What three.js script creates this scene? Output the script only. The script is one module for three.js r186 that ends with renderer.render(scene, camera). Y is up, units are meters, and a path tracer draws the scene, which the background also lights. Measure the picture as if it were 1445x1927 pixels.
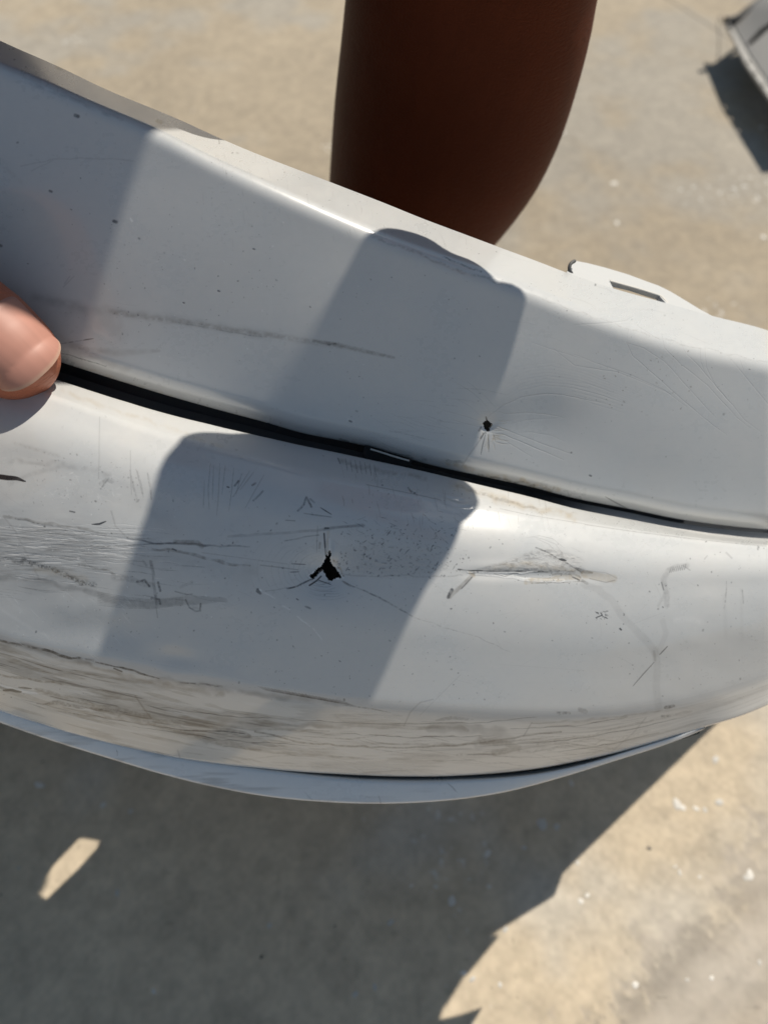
import * as THREE from 'three';
import { MarchingCubes } from 'three/addons/objects/MarchingCubes.js';
import { mergeGeometries, mergeVertices } from 'three/addons/utils/BufferGeometryUtils.js';

// ---------------------------------------------------------------- camera, sky, sun, exposure
const DEG = Math.PI / 180;
const EYE = 0.55, PITCH = 55 * DEG, FOCAL = 1445, CX = 722.5, CY = 963.5;     // eye height in metres, tilt down, focal length in photograph pixels
const SP = Math.sin(PITCH), CP = Math.cos(PITCH);
const scene = new THREE.Scene();
const camera = new THREE.PerspectiveCamera(2 * Math.atan(CY / FOCAL) / DEG, 767 / 1024, 0.01, 400);
camera.position.set(0, EYE, 0);
camera.lookAt(0, EYE - SP, -CP);
camera.focus = 0.283;
camera.userData.fStop = 6.8;
scene.add(camera);

const SUN_E = 55 * DEG, SUN_A = 40 * DEG;
const SUN = new THREE.Vector3(Math.cos(SUN_E) * Math.sin(SUN_A), Math.sin(SUN_E), -Math.cos(SUN_E) * Math.cos(SUN_A));
// clear midday sky with light haze: deep blue overhead, pale towards the horizon, a soft glow round the sun
{
  const w = 512, h = 256, d = new Float32Array(w * h * 4), v = new THREE.Vector3();
  for (let j = 0; j < h; j++) for (let i = 0; i < w; i++) {
    const el = ((j + 0.5) / h - 0.5) * Math.PI, az = ((i + 0.5) / w - 0.5) * 2 * Math.PI;
    v.set(Math.cos(el) * Math.cos(az), Math.sin(el), Math.cos(el) * Math.sin(az));
    const up = Math.max(0, v.y), haze = Math.pow(1 - up, 3.2), c = Math.max(0, v.dot(SUN)), glow = 0.07 * Math.pow(c, 6) + 0.5 * Math.pow(c, 60) + 2.2 * Math.pow(c, 600), o = (j * w + i) * 4;
    d[o] = 0.088 + 0.25 * haze + glow; d[o + 1] = 0.143 + 0.265 * haze + glow * 0.96; d[o + 2] = 0.225 + 0.235 * haze + glow * 0.86; d[o + 3] = 1;
  }
  const t = new THREE.DataTexture(d, w, h, THREE.RGBAFormat, THREE.FloatType);
  t.mapping = THREE.EquirectangularReflectionMapping; t.magFilter = t.minFilter = THREE.LinearFilter; t.needsUpdate = true;
  scene.background = t; scene.environment = t;
}
const sun = new THREE.DirectionalLight(new THREE.Color(1.0, 0.93, 0.82), 4.5);
sun.position.copy(SUN).multiplyScalar(4);
sun.castShadow = true;
Object.assign(sun.shadow.camera, { left: -1.5, right: 1.5, top: 1.5, bottom: -1.5, near: 0.5, far: 9 });
sun.shadow.mapSize.set(4096, 4096);
scene.add(sun, sun.target);

const renderer = new THREE.WebGLRenderer({ antialias: true });
renderer.toneMapping = THREE.LinearToneMapping;
renderer.toneMappingExposure = 1.06;
renderer.shadowMap.enabled = true;

// ---------------------------------------------------------------- helpers
function rng(seed) { let s = seed >>> 0; return () => { s = (s + 0x6d2b79f5) >>> 0; let t = Math.imul(s ^ (s >>> 15), 1 | s); t = (t + Math.imul(t ^ (t >>> 7), 61 | t)) ^ t; return ((t ^ (t >>> 14)) >>> 0) / 4294967296; }; }
const V3 = (x, y, z) => new THREE.Vector3(x, y, z);
const clamp = (x, a = 0, b = 1) => Math.min(b, Math.max(a, x));
const lerp = (a, b, t) => a + (b - a) * t;
const smooth = (a, b, x) => { const t = clamp((x - a) / (b - a)); return t * t * (3 - 2 * t); };
// the point at depth W (metres along the view axis) that lies on the ray through a pixel of the photograph, and back
const at = (px, py, W) => { const X = (px - CX) / FOCAL * W, V = (CY - py) / FOCAL * W; return V3(X, EYE + V * CP - W * SP, -(V * SP + W * CP)); };
const pixel = (p) => { const dy = p.y - EYE, z = -p.z, W = -dy * SP + z * CP, V = dy * CP + z * SP; return [CX + p.x / W * FOCAL, CY - V / W * FOCAL, W]; };
const onGround = (px, py, h = 0) => { const v = (CY - py) / FOCAL; return at(px, py, (h - EYE) / (v * CP - SP)); };
// smooth curve y(x) through points, monotone cubic
function curve(pts) {
  const n = pts.length, d = [], m = [];
  for (let i = 0; i < n - 1; i++) d.push((pts[i + 1][1] - pts[i][1]) / (pts[i + 1][0] - pts[i][0]));
  for (let i = 0; i < n; i++) m.push(i === 0 ? d[0] : i === n - 1 ? d[n - 2] : (d[i - 1] + d[i]) / 2);
  return (x) => {
    if (x <= pts[0][0]) return pts[0][1] + m[0] * (x - pts[0][0]);
    if (x >= pts[n - 1][0]) return pts[n - 1][1] + m[n - 1] * (x - pts[n - 1][0]);
    let i = 0; while (x > pts[i + 1][0]) i++;
    const h = pts[i + 1][0] - pts[i][0], t = (x - pts[i][0]) / h, t2 = t * t, t3 = t2 * t;
    return (2 * t3 - 3 * t2 + 1) * pts[i][1] + (t3 - 2 * t2 + t) * h * m[i] + (-2 * t3 + 3 * t2) * pts[i + 1][1] + (t3 - t2) * h * m[i + 1];
  };
}
// value noise
const hash = (x, y, s) => { let h = Math.imul(x, 374761393) + Math.imul(y, 668265263) + Math.imul(s, 2147483647 - 1274126177); h = Math.imul(h ^ (h >>> 13), 1274126177); return ((h ^ (h >>> 16)) >>> 0) / 4294967296; };
function noise(x, y, s = 0, wrap = 0) {
  const xi = Math.floor(x), yi = Math.floor(y), fx = x - xi, fy = y - yi, u = fx * fx * (3 - 2 * fx), v = fy * fy * (3 - 2 * fy);
  const w = (k) => wrap ? ((k % wrap) + wrap) % wrap : k, x0 = w(xi), x1 = w(xi + 1), y0 = w(yi), y1 = w(yi + 1);
  return lerp(lerp(hash(x0, y0, s), hash(x1, y0, s), u), lerp(hash(x0, y1, s), hash(x1, y1, s), u), v);
}
const fbm = (x, y, s, oct = 4, wrap = 0) => { let a = 0.5, t = 0, n = 0; for (let i = 0; i < oct; i++) { t += a * noise(x, y, s + i * 17, wrap); n += a; x *= 2; y *= 2; wrap *= 2; a *= 0.5; } return t / n; };
const taken = new Map();
function numbered(name) { const n = taken.get(name) ?? 0; taken.set(name, n + 1); return n ? name + '_' + String(n).padStart(3, '0') : name; }
function mesh(name, geometry, material, parent) { const m = new THREE.Mesh(geometry, material); m.name = parent === scene ? numbered(name) : name; m.castShadow = m.receiveShadow = true; parent.add(m); return m; }
function thing(name, label, category, position, group) { const g = new THREE.Group(); g.name = numbered(name); g.userData = { label, category }; if (group) g.userData.group = group; if (position) g.position.copy(position); scene.add(g); return g; }
function floatTexture(data, w, h) { const t = new THREE.DataTexture(data, w, h, data.length / (w * h) === 4 ? THREE.RGBAFormat : THREE.RedFormat, THREE.FloatType); t.magFilter = THREE.LinearFilter; t.minFilter = THREE.LinearFilter; t.needsUpdate = true; return t; }
function byteTexture(data, w, h, srgb) { const t = new THREE.DataTexture(data, w, h, data.length / (w * h) === 4 ? THREE.RGBAFormat : THREE.RedFormat); t.magFilter = THREE.LinearFilter; t.minFilter = THREE.LinearFilter; if (srgb) t.colorSpace = THREE.SRGBColorSpace; t.needsUpdate = true; return t; }

// sheet of triangles -> closed shell of the given thickness, its rim and back included (origin: where the local zero lies)
function shell(pos, uv, tris, thick, origin) {
  const n = pos.length, P = new Float32Array(n * 3), g = new THREE.BufferGeometry();
  pos.forEach((p, i) => { P[i * 3] = p.x - origin.x; P[i * 3 + 1] = p.y - origin.y; P[i * 3 + 2] = p.z - origin.z; });
  g.setAttribute('position', new THREE.BufferAttribute(P, 3)); g.setIndex(tris); g.computeVertexNormals();
  const N = g.attributes.normal.array;
  const edge = new Map();
  for (let t = 0; t < tris.length; t += 3) for (let k = 0; k < 3; k++) { const a = tris[t + k], b = tris[t + (k + 1) % 3], key = a < b ? a * n + b : b * n + a; edge.has(key) ? edge.set(key, null) : edge.set(key, [a, b]); }
  const rim = [...edge.values()].filter(Boolean);
  const total = n * 2 + rim.length * 4, PP = new Float32Array(total * 3), NN = new Float32Array(total * 3), UU = new Float32Array(total * 2), II = Array.from(tris);
  PP.set(P); NN.set(N);
  for (let i = 0; i < n; i++) {
    UU[i * 2] = UU[(n + i) * 2] = uv[i * 2]; UU[i * 2 + 1] = UU[(n + i) * 2 + 1] = uv[i * 2 + 1];
    for (let c = 0; c < 3; c++) { PP[(n + i) * 3 + c] = P[i * 3 + c] - N[i * 3 + c] * thick; NN[(n + i) * 3 + c] = -N[i * 3 + c]; }
  }
  for (let t = 0; t < tris.length; t += 3) II.push(n + tris[t], n + tris[t + 2], n + tris[t + 1]);
  const a3 = V3(), b3 = V3(), c3 = V3();
  rim.forEach(([a, b], r) => {
    const o = n * 2 + r * 4, src = [a, b, n + b, n + a];
    a3.fromArray(PP, a * 3); b3.fromArray(PP, b * 3); c3.fromArray(PP, (n + a) * 3);
    const nr = b3.sub(a3).cross(c3.sub(a3)).normalize().negate();
    src.forEach((s, k) => { for (let c = 0; c < 3; c++) PP[(o + k) * 3 + c] = PP[s * 3 + c]; nr.toArray(NN, (o + k) * 3); UU[(o + k) * 2] = UU[s * 2]; UU[(o + k) * 2 + 1] = UU[s * 2 + 1]; });
    II.push(o, o + 2, o + 1, o, o + 3, o + 2);
  });
  const out = new THREE.BufferGeometry();
  out.setAttribute('position', new THREE.BufferAttribute(PP, 3)); out.setAttribute('normal', new THREE.BufferAttribute(NN, 3)); out.setAttribute('uv', new THREE.BufferAttribute(UU, 2)); out.setIndex(II);
  return out;
}
const inside = (poly, x, y) => { let c = false; for (let i = 0, j = poly.length - 1; i < poly.length; j = i++) { const [xi, yi] = poly[i], [xj, yj] = poly[j]; if ((yi > y) !== (yj > y) && x < (xj - xi) * (y - yi) / (yj - yi) + xi) c = !c; } return c; };

// ---------------------------------------------------------------- ground: one concrete sheet
{
  const N = 2048, SPAN = 2.6, c = new Uint8Array(N * N * 4), r = new Uint8Array(N * N * 4), b = new Float32Array(N * N * 4);
  const enc = (v) => 255 * (v <= 0.0031308 ? v * 12.92 : 1.055 * Math.pow(v, 1 / 2.4) - 0.055);
  const A = onGround(1445, 1560), B = onGround(1090, 1927), ex = B.x - A.x, ez = B.z - A.z, el = Math.hypot(ex, ez);
  const c0 = onGround(1250, -6), c1 = onGround(1384, 80), cl = Math.hypot(c1.x - c0.x, c1.z - c0.z);
  for (let j = 0; j < N; j++) for (let i = 0; i < N; i++) {
    const x = (i + 0.5) / N * SPAN - SPAN / 2, z = -((j + 0.5) / N * SPAN) + 0.7, u = i / N, v = j / N, o = (j * N + i) * 4;
    const big = fbm(u * 7, v * 7, 3, 4, 7), mid = fbm(u * 37, v * 37, 9, 4, 37), fine = fbm(u * 260, v * 260, 15, 3, 260), grit = noise(u * 900, v * 900, 21, 900);
    const grey = smooth(0.46, 0.62, 0.62 * fbm(u * 12 + 3, v * 12, 33, 4, 12) + 0.38 * mid);
    let k = 0.93 + (big - 0.5) * 0.30 + (mid - 0.5) * 0.22 + (fine - 0.5) * 0.34 + (grit - 0.5) * 0.16, h = (mid - 0.5) * 0.35 + (fine - 0.5) * 0.3 + (grit - 0.5) * 0.12;
    let col = [lerp(0.43, 0.385, grey) * k, lerp(0.358, 0.345, grey) * k, lerp(0.262, 0.285, grey) * k];
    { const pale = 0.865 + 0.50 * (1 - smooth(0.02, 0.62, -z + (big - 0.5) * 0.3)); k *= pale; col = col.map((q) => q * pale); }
    // rougher, greyer scraped strip in the near corner
    const d = ((x - A.x) * ez - (z - A.z) * ex) / el, along = ((x - A.x) * ex + (z - A.z) * ez) / el, rag = (fbm(along * 60, 3, 41, 4) - 0.5) * 0.05 + (fbm(x * 190, z * 190, 43, 4) - 0.5) * 0.05;
    const worn = smooth(-0.012, 0.014, d + rag) * (1 - smooth(0.35, 0.5, Math.abs(along)));
    if (worn > 0) {
      const groove = fbm(d * 55 + along * 3, along * 6, 51, 3), sharp = noise(d * 240 + along * 9, along * 14, 53);
      const t = worn * 0.6; k = 0.83 + (groove - 0.5) * 0.62 + (sharp - 0.5) * 0.26 + (fine - 0.5) * 0.25;
      col = [lerp(col[0], 0.40 * k, t), lerp(col[1], 0.352 * k, t), lerp(col[2], 0.30 * k, t)]; h += worn * ((groove - 0.5) * 0.9 - 0.25);
    }
    // thin old line in the concrete
    const lx = ((x - c0.x) * (c1.x - c0.x) + (z - c0.z) * (c1.z - c0.z)) / cl, ld = Math.abs((x - c0.x) * (c1.z - c0.z) - (z - c0.z) * (c1.x - c0.x)) / cl;
    if (lx > -0.4 && lx < cl) { const a = (1 - smooth(0.001, 0.0042, ld)) * 0.38; for (let q = 0; q < 3; q++) col[q] *= 1 - a; }
    const pit = noise(u * 520 + 7, v * 520, 61, 520); if (pit > 0.93) { const a = (pit - 0.93) * 7; for (let q = 0; q < 3; q++) col[q] *= 1 - a * 0.5; h -= a * 0.6; }
    const fleck = noise(u * 700 + 2, v * 700, 71, 700) * noise(u * 25, v * 25, 73, 25); if (fleck > 0.74) { const a = Math.min(1, (fleck - 0.74) * 9); for (let q = 0; q < 3; q++) col[q] = lerp(col[q], [0.62, 0.6, 0.56][q], a * 0.8); }
    for (let q = 0; q < 3; q++) c[o + q] = Math.round(clamp(enc(clamp(col[q])), 0, 255));
    r[o + 1] = Math.round(255 * clamp(0.86 + (fine - 0.5) * 0.2)); c[o + 3] = r[o + 3] = 255;
    b[o] = b[o + 1] = b[o + 2] = clamp(0.5 + h * 0.6); b[o + 3] = 1;
  }
  const T = [byteTexture(c, N, N, true), byteTexture(r, N, N), floatTexture(b, N, N)];
  T.forEach((t) => { t.wrapS = t.wrapT = THREE.RepeatWrapping; });
  const S = 160, g = new THREE.PlaneGeometry(S, S, 4, 4).rotateX(-Math.PI / 2), P = g.attributes.position, U = g.attributes.uv;
  for (let i = 0; i < P.count; i++) U.setXY(i, (P.getX(i) + SPAN / 2) / SPAN, (0.7 - P.getZ(i)) / SPAN);
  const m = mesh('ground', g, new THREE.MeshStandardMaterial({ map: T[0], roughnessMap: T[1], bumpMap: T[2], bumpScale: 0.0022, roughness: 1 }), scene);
  Object.assign(m.userData, { kind: 'structure', label: 'pale tan concrete ground with a scraped greyer strip in the near corner' });
}
// ---------------------------------------------------------------- the bumper: rails (curves along its length) lofted into panels
const bow = (s) => (s > 350 ? 0.042 * ((s - 350) / 1100) ** 2 : 0.016 * ((350 - s) / 700) ** 2) + (s > 1440 ? 0.1 * ((s - 1440) / 330) ** 1.6 : 0);
const yEdge = curve([[-420, -140], [0, 76], [110, 125], [200, 168], [330, 222], [415, 260], [520, 304], [632, 347], [722, 381], [800, 413], [870, 440], [935, 464], [1010, 491], [1070, 514], [1150, 542], [1250, 570], [1340, 594], [1445, 622], [1600, 690], [1780, 800]]);
const yCrest = curve([[-420, -92], [0, 122], [60, 146], [160, 190], [290, 245], [400, 301], [520, 357], [640, 410], [730, 447], [850, 492], [960, 534], [1010, 553], [1100, 590], [1200, 626], [1300, 655], [1445, 686], [1600, 735], [1780, 830]]);
const yLipTop = curve([[-420, 534], [0, 630], [105, 659], [200, 689], [300, 720], [400, 748], [500, 775], [560, 792], [644, 811], [690, 822], [770, 844], [830, 860], [900, 876], [1000, 900], [1080, 920], [1180, 940], [1280, 961], [1445, 979], [1600, 985], [1780, 971]]);
const yLip = curve([[-420, 556], [0, 652], [105, 681], [200, 711], [300, 742], [400, 770], [500, 797], [560, 814], [644, 833], [690, 844], [770, 866], [830, 882], [900, 898], [1000, 919], [1080, 939], [1180, 959], [1280, 980], [1445, 998], [1600, 1004], [1780, 990]]);
const yTop = curve([[-420, 574], [0, 684], [110, 715], [200, 744], [300, 774], [400, 799], [500, 822], [560, 836], [644, 853], [690, 863], [770, 880], [830, 894], [900, 911], [1000, 935], [1080, 956], [1180, 976], [1280, 995], [1445, 1013], [1600, 1014], [1780, 1000]]);
const yFold = curve([[-420, 600], [0, 712], [100, 746], [200, 782], [300, 815], [400, 842], [500, 868], [560, 884], [700, 914], [850, 942], [1000, 968], [1100, 985], [1200, 1001], [1300, 1013], [1445, 1027], [1600, 1026], [1780, 1010]]);
const yCrease = curve([[-420, 1080], [0, 1203], [100, 1226], [200, 1246], [330, 1271], [480, 1300], [600, 1320], [720, 1331], [850, 1341], [1000, 1347], [1100, 1346], [1200, 1335], [1300, 1317], [1445, 1272], [1600, 1200], [1780, 1090]]);
const yUnder = curve([[-420, 1170], [0, 1338], [100, 1371], [200, 1398], [350, 1430], [500, 1448], [620, 1457], [740, 1462], [860, 1461], [1000, 1449], [1100, 1431], [1200, 1408], [1300, 1378], [1400, 1347], [1445, 1328], [1600, 1250], [1780, 1120]]);
const yGroove = curve([[-420, 1165], [0, 1333], [100, 1366], [200, 1393], [350, 1427], [500, 1448], [620, 1462], [740, 1469], [860, 1468], [1000, 1458], [1100, 1438], [1200, 1408], [1300, 1376], [1345, 1360]]);
const ySkirt = curve([[-420, 1180], [0, 1360], [100, 1395], [200, 1426], [300, 1456], [400, 1481], [500, 1499], [600, 1509], [720, 1513], [850, 1506], [950, 1491], [1050, 1465], [1150, 1434], [1250, 1402], [1300, 1383], [1345, 1362]]);

// an outline given as "x,y x,y ..." in photograph pixels
const path = (text) => typeof text !== 'string' ? text : text.trim().split(/\s+/).map((p) => p.split(',').map(Number));
const tear = path('613,1052 615,1043 617,1049 619,1037 622,1036 623,1044 621,1052 624,1062 629,1068 634,1073 640,1084 645,1091 638,1091 630,1093 625,1097 618,1096 615,1091 612,1082 607,1079 601,1081 598,1084 595,1089 589,1093 585,1091 581,1087 588,1082 597,1074 606,1066');
const puncture = path('911,806 909,799 914,794 918,791 921,796 927,799 925,807 921,814 914,810');

const GRID = {};
function panel(name, rails, { from, to, step = 5, rowStep = 0.001, dense, holes = [], bend, thick = 0.0026, lookAt, origin }) {
  // cross-section: straight pieces between rails, joined by rounded corners of the given radius
  const pieces = [];
  for (let k = 0; k < rails.length - 1; k++) { pieces.push(['line', k]); if (k < rails.length - 2) pieces.push(['fillet', k + 1]); }
  const P = (k, s) => at(s, rails[k].y(s), rails[k].W + bow(s) * (rails[k].bow ?? 1) + (rails[k].dW ? rails[k].dW(s) : 0));
  const corner = (k, s) => { const a = P(k - 1, s), b = P(k, s), c = P(k + 1, s), r = Math.min(rails[k].r ?? 0.001, 0.48 * a.distanceTo(b), 0.48 * c.distanceTo(b)); return [b.clone().lerp(a, r / a.distanceTo(b)), b, b.clone().lerp(c, r / c.distanceTo(b))]; };
  const point = (s, q, t) => {
    const [kind, k] = pieces[q];
    if (kind === 'fillet') { const [a, b, c] = corner(k, s); return a.multiplyScalar((1 - t) ** 2).addScaledVector(b, 2 * t * (1 - t)).addScaledVector(c, t * t); }
    const a = k === 0 ? P(0, s) : corner(k, s)[2], b = k + 1 === rails.length - 1 ? P(k + 1, s) : corner(k + 1, s)[0];
    return a.lerp(b, t);
  };
  const ref = dense ? (dense[0] + dense[1]) / 2 : 700, rows = [];
  pieces.forEach(([kind], q) => {
    const a = point(ref, q, 0), b = point(ref, q, 1), len = a.distanceTo(b);
    const least = kind === 'fillet' ? 1 / 9 : 1;
    for (let t = 0; t < 1 - 1e-6;) { rows.push([q, t]); const y = pixel(point(ref, q, t))[1]; const d = Math.min(least, (dense && y > dense[2] - 4 && y < dense[3] ? 0.00024 : rowStep) / len); t += d; if (1 - t < 0.3 * d) break; }
  });
  rows.push([pieces.length - 1, 1]);
  const cols = [];
  for (let s = from; s < to;) { cols.push(s); s += dense && s > dense[0] - 3 && s < dense[1] ? 1.25 : step; }
  cols.push(to);
  const nr = rows.length, nc = cols.length, pos = [], pys = new Float32Array(nr * nc);
  for (let i = 0; i < nc; i++) for (let j = 0; j < nr; j++) { const p = point(cols[i], ...rows[j]); pos.push(p); pys[i * nr + j] = pixel(p)[1]; }
  // arc length along and across
  const U = [0], Vv = [0], mid = cols.findIndex((s) => s >= ref), jm = nr >> 1;
  for (let i = 1; i < nc; i++) U.push(U[i - 1] + pos[i * nr + jm].distanceTo(pos[(i - 1) * nr + jm]));
  for (let j = 1; j < nr; j++) Vv.push(Vv[j - 1] + pos[mid * nr + j].distanceTo(pos[mid * nr + j - 1]));
  const uv = new Float32Array(pos.length * 2);
  for (let i = 0; i < nc; i++) for (let j = 0; j < nr; j++) { uv[(i * nr + j) * 2] = U[i] / U[nc - 1]; uv[(i * nr + j) * 2 + 1] = Vv[j] / Vv[nr - 1]; }
  // dents: moved along the surface normal
  const tris = [], all = [];
  for (let i = 0; i < nc - 1; i++) for (let j = 0; j < nr - 1; j++) {
    const a = i * nr + j, b = a + nr, x = (cols[i] + cols[i + 1]) / 2, y = (pys[a] + pys[a + 1] + pys[b] + pys[b + 1]) / 4;
    all.push(a, b, a + 1, b, b + 1, a + 1);
    if (holes.some((h) => inside(h, x + (noise(x * 0.45, y * 0.45, 7) - 0.5) * 3.4, y + (noise(x * 0.45 + 40, y * 0.45, 8) - 0.5) * 3.4))) continue;
    tris.push(a, b, a + 1, b, b + 1, a + 1);
  }
  const ic = Math.floor(nc / 2), jc = rows.findIndex((r) => r[0] >= lookAt), A = pos[ic * nr + jc], B = pos[(ic + 1) * nr + jc], C = pos[ic * nr + jc + 1];
  const facing = B.clone().sub(A).cross(C.clone().sub(A)).dot(V3(0, EYE, 0).sub(A));
  if (facing < 0) for (const T of [tris, all]) for (let t = 0; t < T.length; t += 3) { const q = T[t + 1]; T[t + 1] = T[t + 2]; T[t + 2] = q; }
  if (bend) {
    const g = new THREE.BufferGeometry().setFromPoints(pos); g.setIndex(all); g.computeVertexNormals();
    const N = g.attributes.normal;
    for (let i = 0; i < nc; i++) for (let j = 0; j < nr; j++) { const q = i * nr + j, d = bend(cols[i], pys[q], rows[j][0]); if (d) pos[q].addScaledVector(V3().fromBufferAttribute(N, q), d); }
  }
  GRID[name] = { U: U.map((u) => u / U[nc - 1]), V: Vv.map((v) => v / Vv[nr - 1]), cols, pys, nr, nc, pos, rows, lengthU: U[nc - 1], lengthV: Vv[nr - 1] };
  return shell(pos, uv, tris, thick, origin);
}

// ---- dirt, scuffs and cracks are laid into textures in the panel's own coordinates (arc length along and across)
class Coat {
  constructor(grid, w, h) {
    this.w = w; this.h = h; this.X = new Float32Array(w); this.Y = new Float32Array(w * h); this.Q = new Float32Array(h);
    this.rgb = new Float32Array(w * h * 3); this.rough = new Float32Array(w * h).fill(0.30); this.bump = new Float32Array(w * h);
    const { U, V, cols, pys, nr, rows } = grid;
    const jj = new Float32Array(h);
    for (let y = 0, k = 0; y < h; y++) { const v = (y + 0.5) / h; while (k < nr - 2 && V[k + 1] < v) k++; jj[y] = k + clamp((v - V[k]) / (V[k + 1] - V[k])); this.Q[y] = rows[k][0]; }
    for (let x = 0, i = 0; x < w; x++) {
      const u = (x + 0.5) / w; while (i < cols.length - 2 && U[i + 1] < u) i++;
      const f = clamp((u - U[i]) / (U[i + 1] - U[i])); this.X[x] = lerp(cols[i], cols[i + 1], f);
      for (let y = 0; y < h; y++) { const k = Math.floor(jj[y]), g = jj[y] - k; this.Y[y * w + x] = lerp(lerp(pys[i * nr + k], pys[i * nr + k + 1], g), lerp(pys[(i + 1) * nr + k], pys[(i + 1) * nr + k + 1], g), f); }
    }
  }
  each(fn) { for (let y = 0; y < this.h; y++) for (let x = 0; x < this.w; x++) fn(this.X[x], this.Y[y * this.w + x], y * this.w + x, this.Q[y]); }
  mix(i, c, a) { for (let k = 0; k < 3; k++) this.rgb[i * 3 + k] += (c[k] - this.rgb[i * 3 + k]) * a; }
  // a mark along a line: half width in photograph pixels, strength, colour, how broken up, taper at the ends, groove depth, roughness
  mark(text, half, strength, color, { grain = 0, scale = 0.25, taper = 0, soft = 0.6, groove = 0, rough = 0, seed = 1, wobble = 0, q = null } = {}) {
    const p = typeof text === 'string' ? path(text) : text, seg = [];
    let total = 0;
    for (let k = 0; k < p.length - 1; k++) { const l = Math.hypot(p[k + 1][0] - p[k][0], p[k + 1][1] - p[k][1]); seg.push([p[k][0], p[k][1], p[k + 1][0] - p[k][0], p[k + 1][1] - p[k][1], l, total]); total += l; }
    const pad = half + wobble + 1, x0 = Math.min(...p.map((v) => v[0])) - pad, x1 = Math.max(...p.map((v) => v[0])) + pad, y0 = Math.min(...p.map((v) => v[1])) - pad, y1 = Math.max(...p.map((v) => v[1])) + pad;
    for (let x = 0; x < this.w; x++) {
      const px = this.X[x]; if (px < x0 || px > x1) continue;
      for (let y = 0; y < this.h; y++) {
        const i = y * this.w + x, py = this.Y[i]; if (py < y0 || py > y1) continue;
        if (q && (this.Q[y] < q[0] || this.Q[y] > q[1])) continue;
        let best = 1e9, along = 0;
        const wy = wobble ? py + (noise(px * 0.06, py * 0.06, seed) - 0.5) * 2 * wobble : py;
        for (const [ax, ay, dx, dy, l, l0] of seg) { const t = clamp(((px - ax) * dx + (wy - ay) * dy) / (l * l)), d = Math.hypot(px - ax - dx * t, wy - ay - dy * t); if (d < best) { best = d; along = (l0 + l * t) / total; } }
        const h = taper ? half * (1 - taper * Math.abs(along * 2 - 1) ** 2) : half;
        if (best > h) continue;
        let a = (1 - smooth(1 - soft, 1, best / h));
        if (grain) a *= clamp(1 - grain + grain * 2.2 * (fbm(px * scale, py * scale * 1.0, seed, 3) - 0.28));
        if (color) this.mix(i, color, clamp(a * strength));
        if (groove) this.bump[i] -= a * groove;
        if (rough) this.rough[i] = lerp(this.rough[i], rough, a * Math.min(1, strength * 1.5));
      }
    }
  }
  material(extra = {}) {
    const n = this.w * this.h, c = new Uint8Array(n * 4), r = new Uint8Array(n * 4), b = new Float32Array(n * 4);
    const enc = (v) => 255 * (v <= 0.0031308 ? v * 12.92 : 1.055 * Math.pow(v, 1 / 2.4) - 0.055);
    for (let i = 0; i < n; i++) {
      for (let k = 0; k < 3; k++) c[i * 4 + k] = Math.round(clamp(enc(clamp(this.rgb[i * 3 + k])), 0, 255));
      r[i * 4] = 0; r[i * 4 + 1] = Math.round(255 * clamp(this.rough[i])); r[i * 4 + 2] = 0; c[i * 4 + 3] = r[i * 4 + 3] = 255;
      b[i * 4] = b[i * 4 + 1] = b[i * 4 + 2] = clamp(0.5 + this.bump[i]); b[i * 4 + 3] = 1;
    }
    return new THREE.MeshPhysicalMaterial({ map: byteTexture(c, this.w, this.h, true), roughnessMap: byteTexture(r, this.w, this.h), bumpMap: floatTexture(b, this.w, this.h), bumpScale: 0.0009, roughness: 1, metalness: 0, clearcoat: 0.8, clearcoatRoughness: 0.1, ...extra });
  }
}
const PAINT = [0.575, 0.58, 0.572], DARK = [0.03, 0.03, 0.032], GREY = [0.21, 0.205, 0.2], BROWN = [0.16, 0.135, 0.105], TAN = [0.42, 0.33, 0.2], PALE = [0.8, 0.8, 0.79];
// painted base: faint mottling, dust, fine specks, hair scratches along the panel
function base(coat, seed) {
  coat.each((x, y, i) => {
    const m = fbm(x * 0.012, y * 0.014, seed, 4) - 0.5, f = fbm(x * 0.11, y * 0.13, seed + 5, 3) - 0.5, hair = noise(x * 0.02 + y * 0.004, y * 0.55, seed + 9);
    const k = 1 + m * 0.07 + f * 0.035 - (hair > 0.86 ? (hair - 0.86) * 0.25 : 0);
    for (let c = 0; c < 3; c++) coat.rgb[i * 3 + c] = PAINT[c] * k * (1 + (c - 1) * -0.012 * (m * 3));
    coat.rough[i] = 0.31 + m * 0.16 + f * 0.1;
    coat.bump[i] = m * 0.012 + (fbm(x * 0.035, y * 0.035, seed + 3, 2) - 0.5) * 0.016;
  });
}
function specks(coat, seed, n, box, color = DARK, big = 1) {
  const R = rng(seed);
  for (let k = 0; k < n; k++) { const x = lerp(box[0], box[2], R()), y = lerp(box[1], box[3], R()), r = (0.9 + R() * R() * 2.2) * big, a = R() * 6.3, l = R() * 2.5 * big; coat.mark([[x, y], [x + Math.cos(a) * l + 0.1, y + Math.sin(a) * l]], r, 0.25 + R() * 0.45, color, { soft: 0.7 }); }
}
function scratches(coat, seed, n, box, angle, spread, length, half, strength, color, o = {}) {
  const R = rng(seed);
  for (let k = 0; k < n; k++) { const x = lerp(box[0], box[2], R()), y = lerp(box[1], box[3], R()), a = angle + (R() - 0.5) * spread, l = length * (0.3 + R()), b = (R() - 0.5) * 0.12 * l; coat.mark([[x, y], [x + Math.cos(a) * l / 2 - Math.sin(a) * b, y + Math.sin(a) * l / 2 + Math.cos(a) * b], [x + Math.cos(a) * l, y + Math.sin(a) * l]], half * (0.6 + R() * 0.8), strength * (0.4 + R() * 0.9), color, { taper: 0.8, seed: k + seed, ...o }); }
}

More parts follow.
